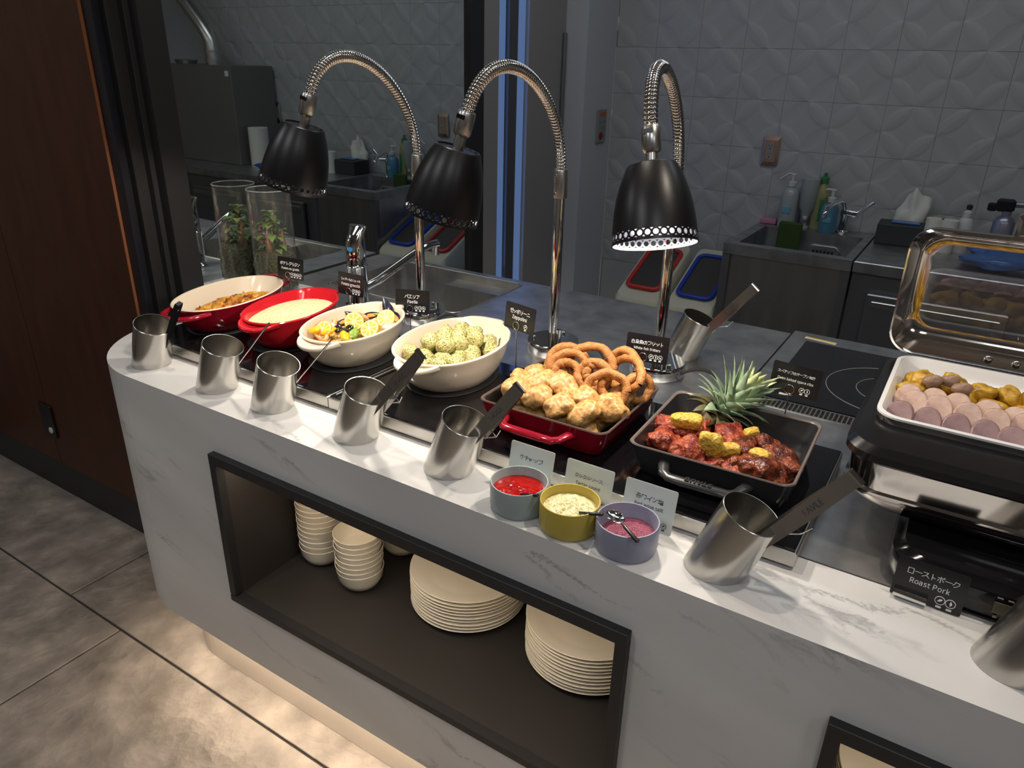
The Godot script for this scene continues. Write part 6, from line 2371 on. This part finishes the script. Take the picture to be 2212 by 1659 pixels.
# ------------------------------------------------------------------ plant vase and the basin's tap
func vase_and_tap() -> void:
	rng.seed = 55
	var at := Vector3(-1.648, HT + 0.0005, -0.607)
	var h := 0.285
	var v := thing("glass_vase", "tall clear glass cylinder of leaves and bulbs by the mirror", "vase", at)
	var st := begin()
	loft(st, [circle(0.057, 0.0, 40), circle(0.0585, 0.001, 40), circle(0.0585, h - 0.001, 40), circle(0.0575, h, 40), circle(0.0565, h - 0.001, 40), circle(0.0565, 0.006, 40), circle(0.055, 0.005, 40)], true, true)
	var gm := mat_plain("vase_glass", Color(0.7, 0.72, 0.72, 0.025), 0.02)
	gm.transparency = BaseMaterial3D.TRANSPARENCY_ALPHA
	done("glass_wall", st, gm, v)
	st = begin()
	var lip := []
	for i in 41:
		lip.append(Vector3(cos(TAU * i / 40) * 0.0575, h, sin(TAU * i / 40) * 0.0575))
	tube(st, lip, 0.0013, 6, false)
	var lm := mat_plain("vase_lip", Color(0.78, 0.8, 0.8, 0.45), 0.05)
	lm.transparency = BaseMaterial3D.TRANSPARENCY_ALPHA
	done("lip", st, lm, v)
	var pl := thing("potted_plant", "leafy sprigs with brown bulbs and pink shoots inside the vase", "plant", at + Vector3(0, 0.0065, 0))
	st = begin()
	blob(st, Vector3(0.050, 0.062, 0.050), 401, 0.18, 0.12, 18, 4.0)
	var mo := done("moss", st, M.moss, pl)
	mo.position.y = 0.058
	for q in [[0.014, 0.112, 0.028, 0.1], [-0.032, 0.118, 0.014, -0.15], [0.022, 0.105, -0.018, 0.2]]:
		st = begin()
		blob(st, Vector3(0.011, 0.026, 0.010), 410, 0.15, 0.1, 12)
		var o := done("bulb_husk", st, M.bulb_husk, pl)
		o.position = Vector3(q[0], q[1], q[2])
		o.rotation.z = q[3]
		st = begin()
		tube(st, [Vector3(q[0], q[1] + 0.022, q[2]), Vector3(q[0] - 0.003, q[1] + 0.045, q[2] + 0.001), Vector3(q[0] - 0.002, q[1] + 0.062, q[2])], [0.005, 0.004, 0.001], 8)
		done("shoot", st, M.pink_stem, pl)
	st = begin()
	var rings := []
	for i in 8:
		var t := i / 7.0
		var w := 0.013 * sin(PI * pow(t, 0.8)) + 0.0003
		var y := 0.006 * sin(PI * t) - 0.008 * t * t
		rings.append(PackedVector3Array([Vector3(-w, y + 0.003, t * 0.036), Vector3(0, y, t * 0.036), Vector3(w, y + 0.003, t * 0.036), Vector3(w, y + 0.0025, t * 0.036), Vector3(0, y - 0.0006, t * 0.036), Vector3(-w, y + 0.0025, t * 0.036)]))
	loft(st, rings, true, true)
	var leaf := mesh_of(st)
	for i in 70:
		var a := i * 2.4
		var y := 0.095 + 0.115 * i / 69.0
		var o := inst("leaf", leaf, M.leaf_green if i % 3 else M.leaf_deep, pl)
		var rr := 0.006 + 0.026 * rng.randf() if y < 0.185 else 0.003
		o.transform = Transform3D(Basis(Vector3.UP, a) * Basis(Vector3.RIGHT, rng.randf_range(-0.7, 0.35)), Vector3(-0.002, y, 0) + Basis(Vector3.UP, a) * Vector3(0, 0, rr * (0.4 if y > 0.17 else 0.9)))
		o.scale = Vector3.ONE * rng.randf_range(0.55, 0.9)
	for q in [[0.0, 0.0], [0.012, -0.012], [-0.014, 0.008]]:
		st = begin()
		tube(st, [Vector3(q[0], 0.09, q[1]), Vector3(q[0] * 0.8, 0.15, q[1]), Vector3(q[0] * 0.5, 0.20, q[1] * 0.5)], 0.0018, 6)
		done("stem", st, M.leaf_deep, pl)
	# tap of the front basin
	var tp := thing("basin_tap", "chrome mixer tap with a long slanting spout at the front basin", "tap", Vector3(-1.372, HT + 0.0005, -0.645))
	st = begin()
	lathe(st, [[0.0, 0.0], [0.036, 0.0], [0.036, 0.004], [0.029, 0.008], [0.027, 0.012], [0.027, 0.104], [0.0285, 0.108], [0.0255, 0.112], [0.0255, 0.135], [0.0, 0.136]], 28)
	done("body", st, M.chrome, tp)
	st = begin()
	loft(st, [oval(0.0255, 0.0255, 0.135, 24), oval(0.0265, 0.0255, 0.144, 24), oval(0.0265, 0.023, 0.172, 24), oval(0.0245, 0.015, 0.195, 24, 2.0, Vector3(0, 0, -0.006)), oval(0.0285, 0.011, 0.211, 24, 2.2, Vector3(0, 0, -0.012)), oval(0.027, 0.009, 0.214, 24, 2.2, Vector3(0, 0, -0.012))], false, true)
	var lever := done("lever", st, M.chrome, tp)
	st = begin()
	loft(st, [oval(0.0085, 0.006, 0.0, 20), oval(0.0085, 0.006, 0.001, 20)], true, true)
	var dot := done("blue_sticker", st, mat_plain("sticker_blue", Color(0.15, 0.5, 0.78), 0.4), tp)
	dot.rotation.x = PI / 2
	dot.position = Vector3(0.004, 0.156, 0.0245)
	st = begin()
	tube(st, [Vector3(0.012, 0.045, -0.012), Vector3(0.03, 0.062, -0.05), Vector3(0.055, 0.11, -0.16), Vector3(0.062, 0.125, -0.20), Vector3(0.066, 0.130, -0.235), Vector3(0.068, 0.130, -0.262)], 0.0115, 14)
	tube(st, [Vector3(0.067, 0.132, -0.255), Vector3(0.067, 0.098, -0.255)], 0.0105, 12)
	done("spout", st, M.chrome, tp)
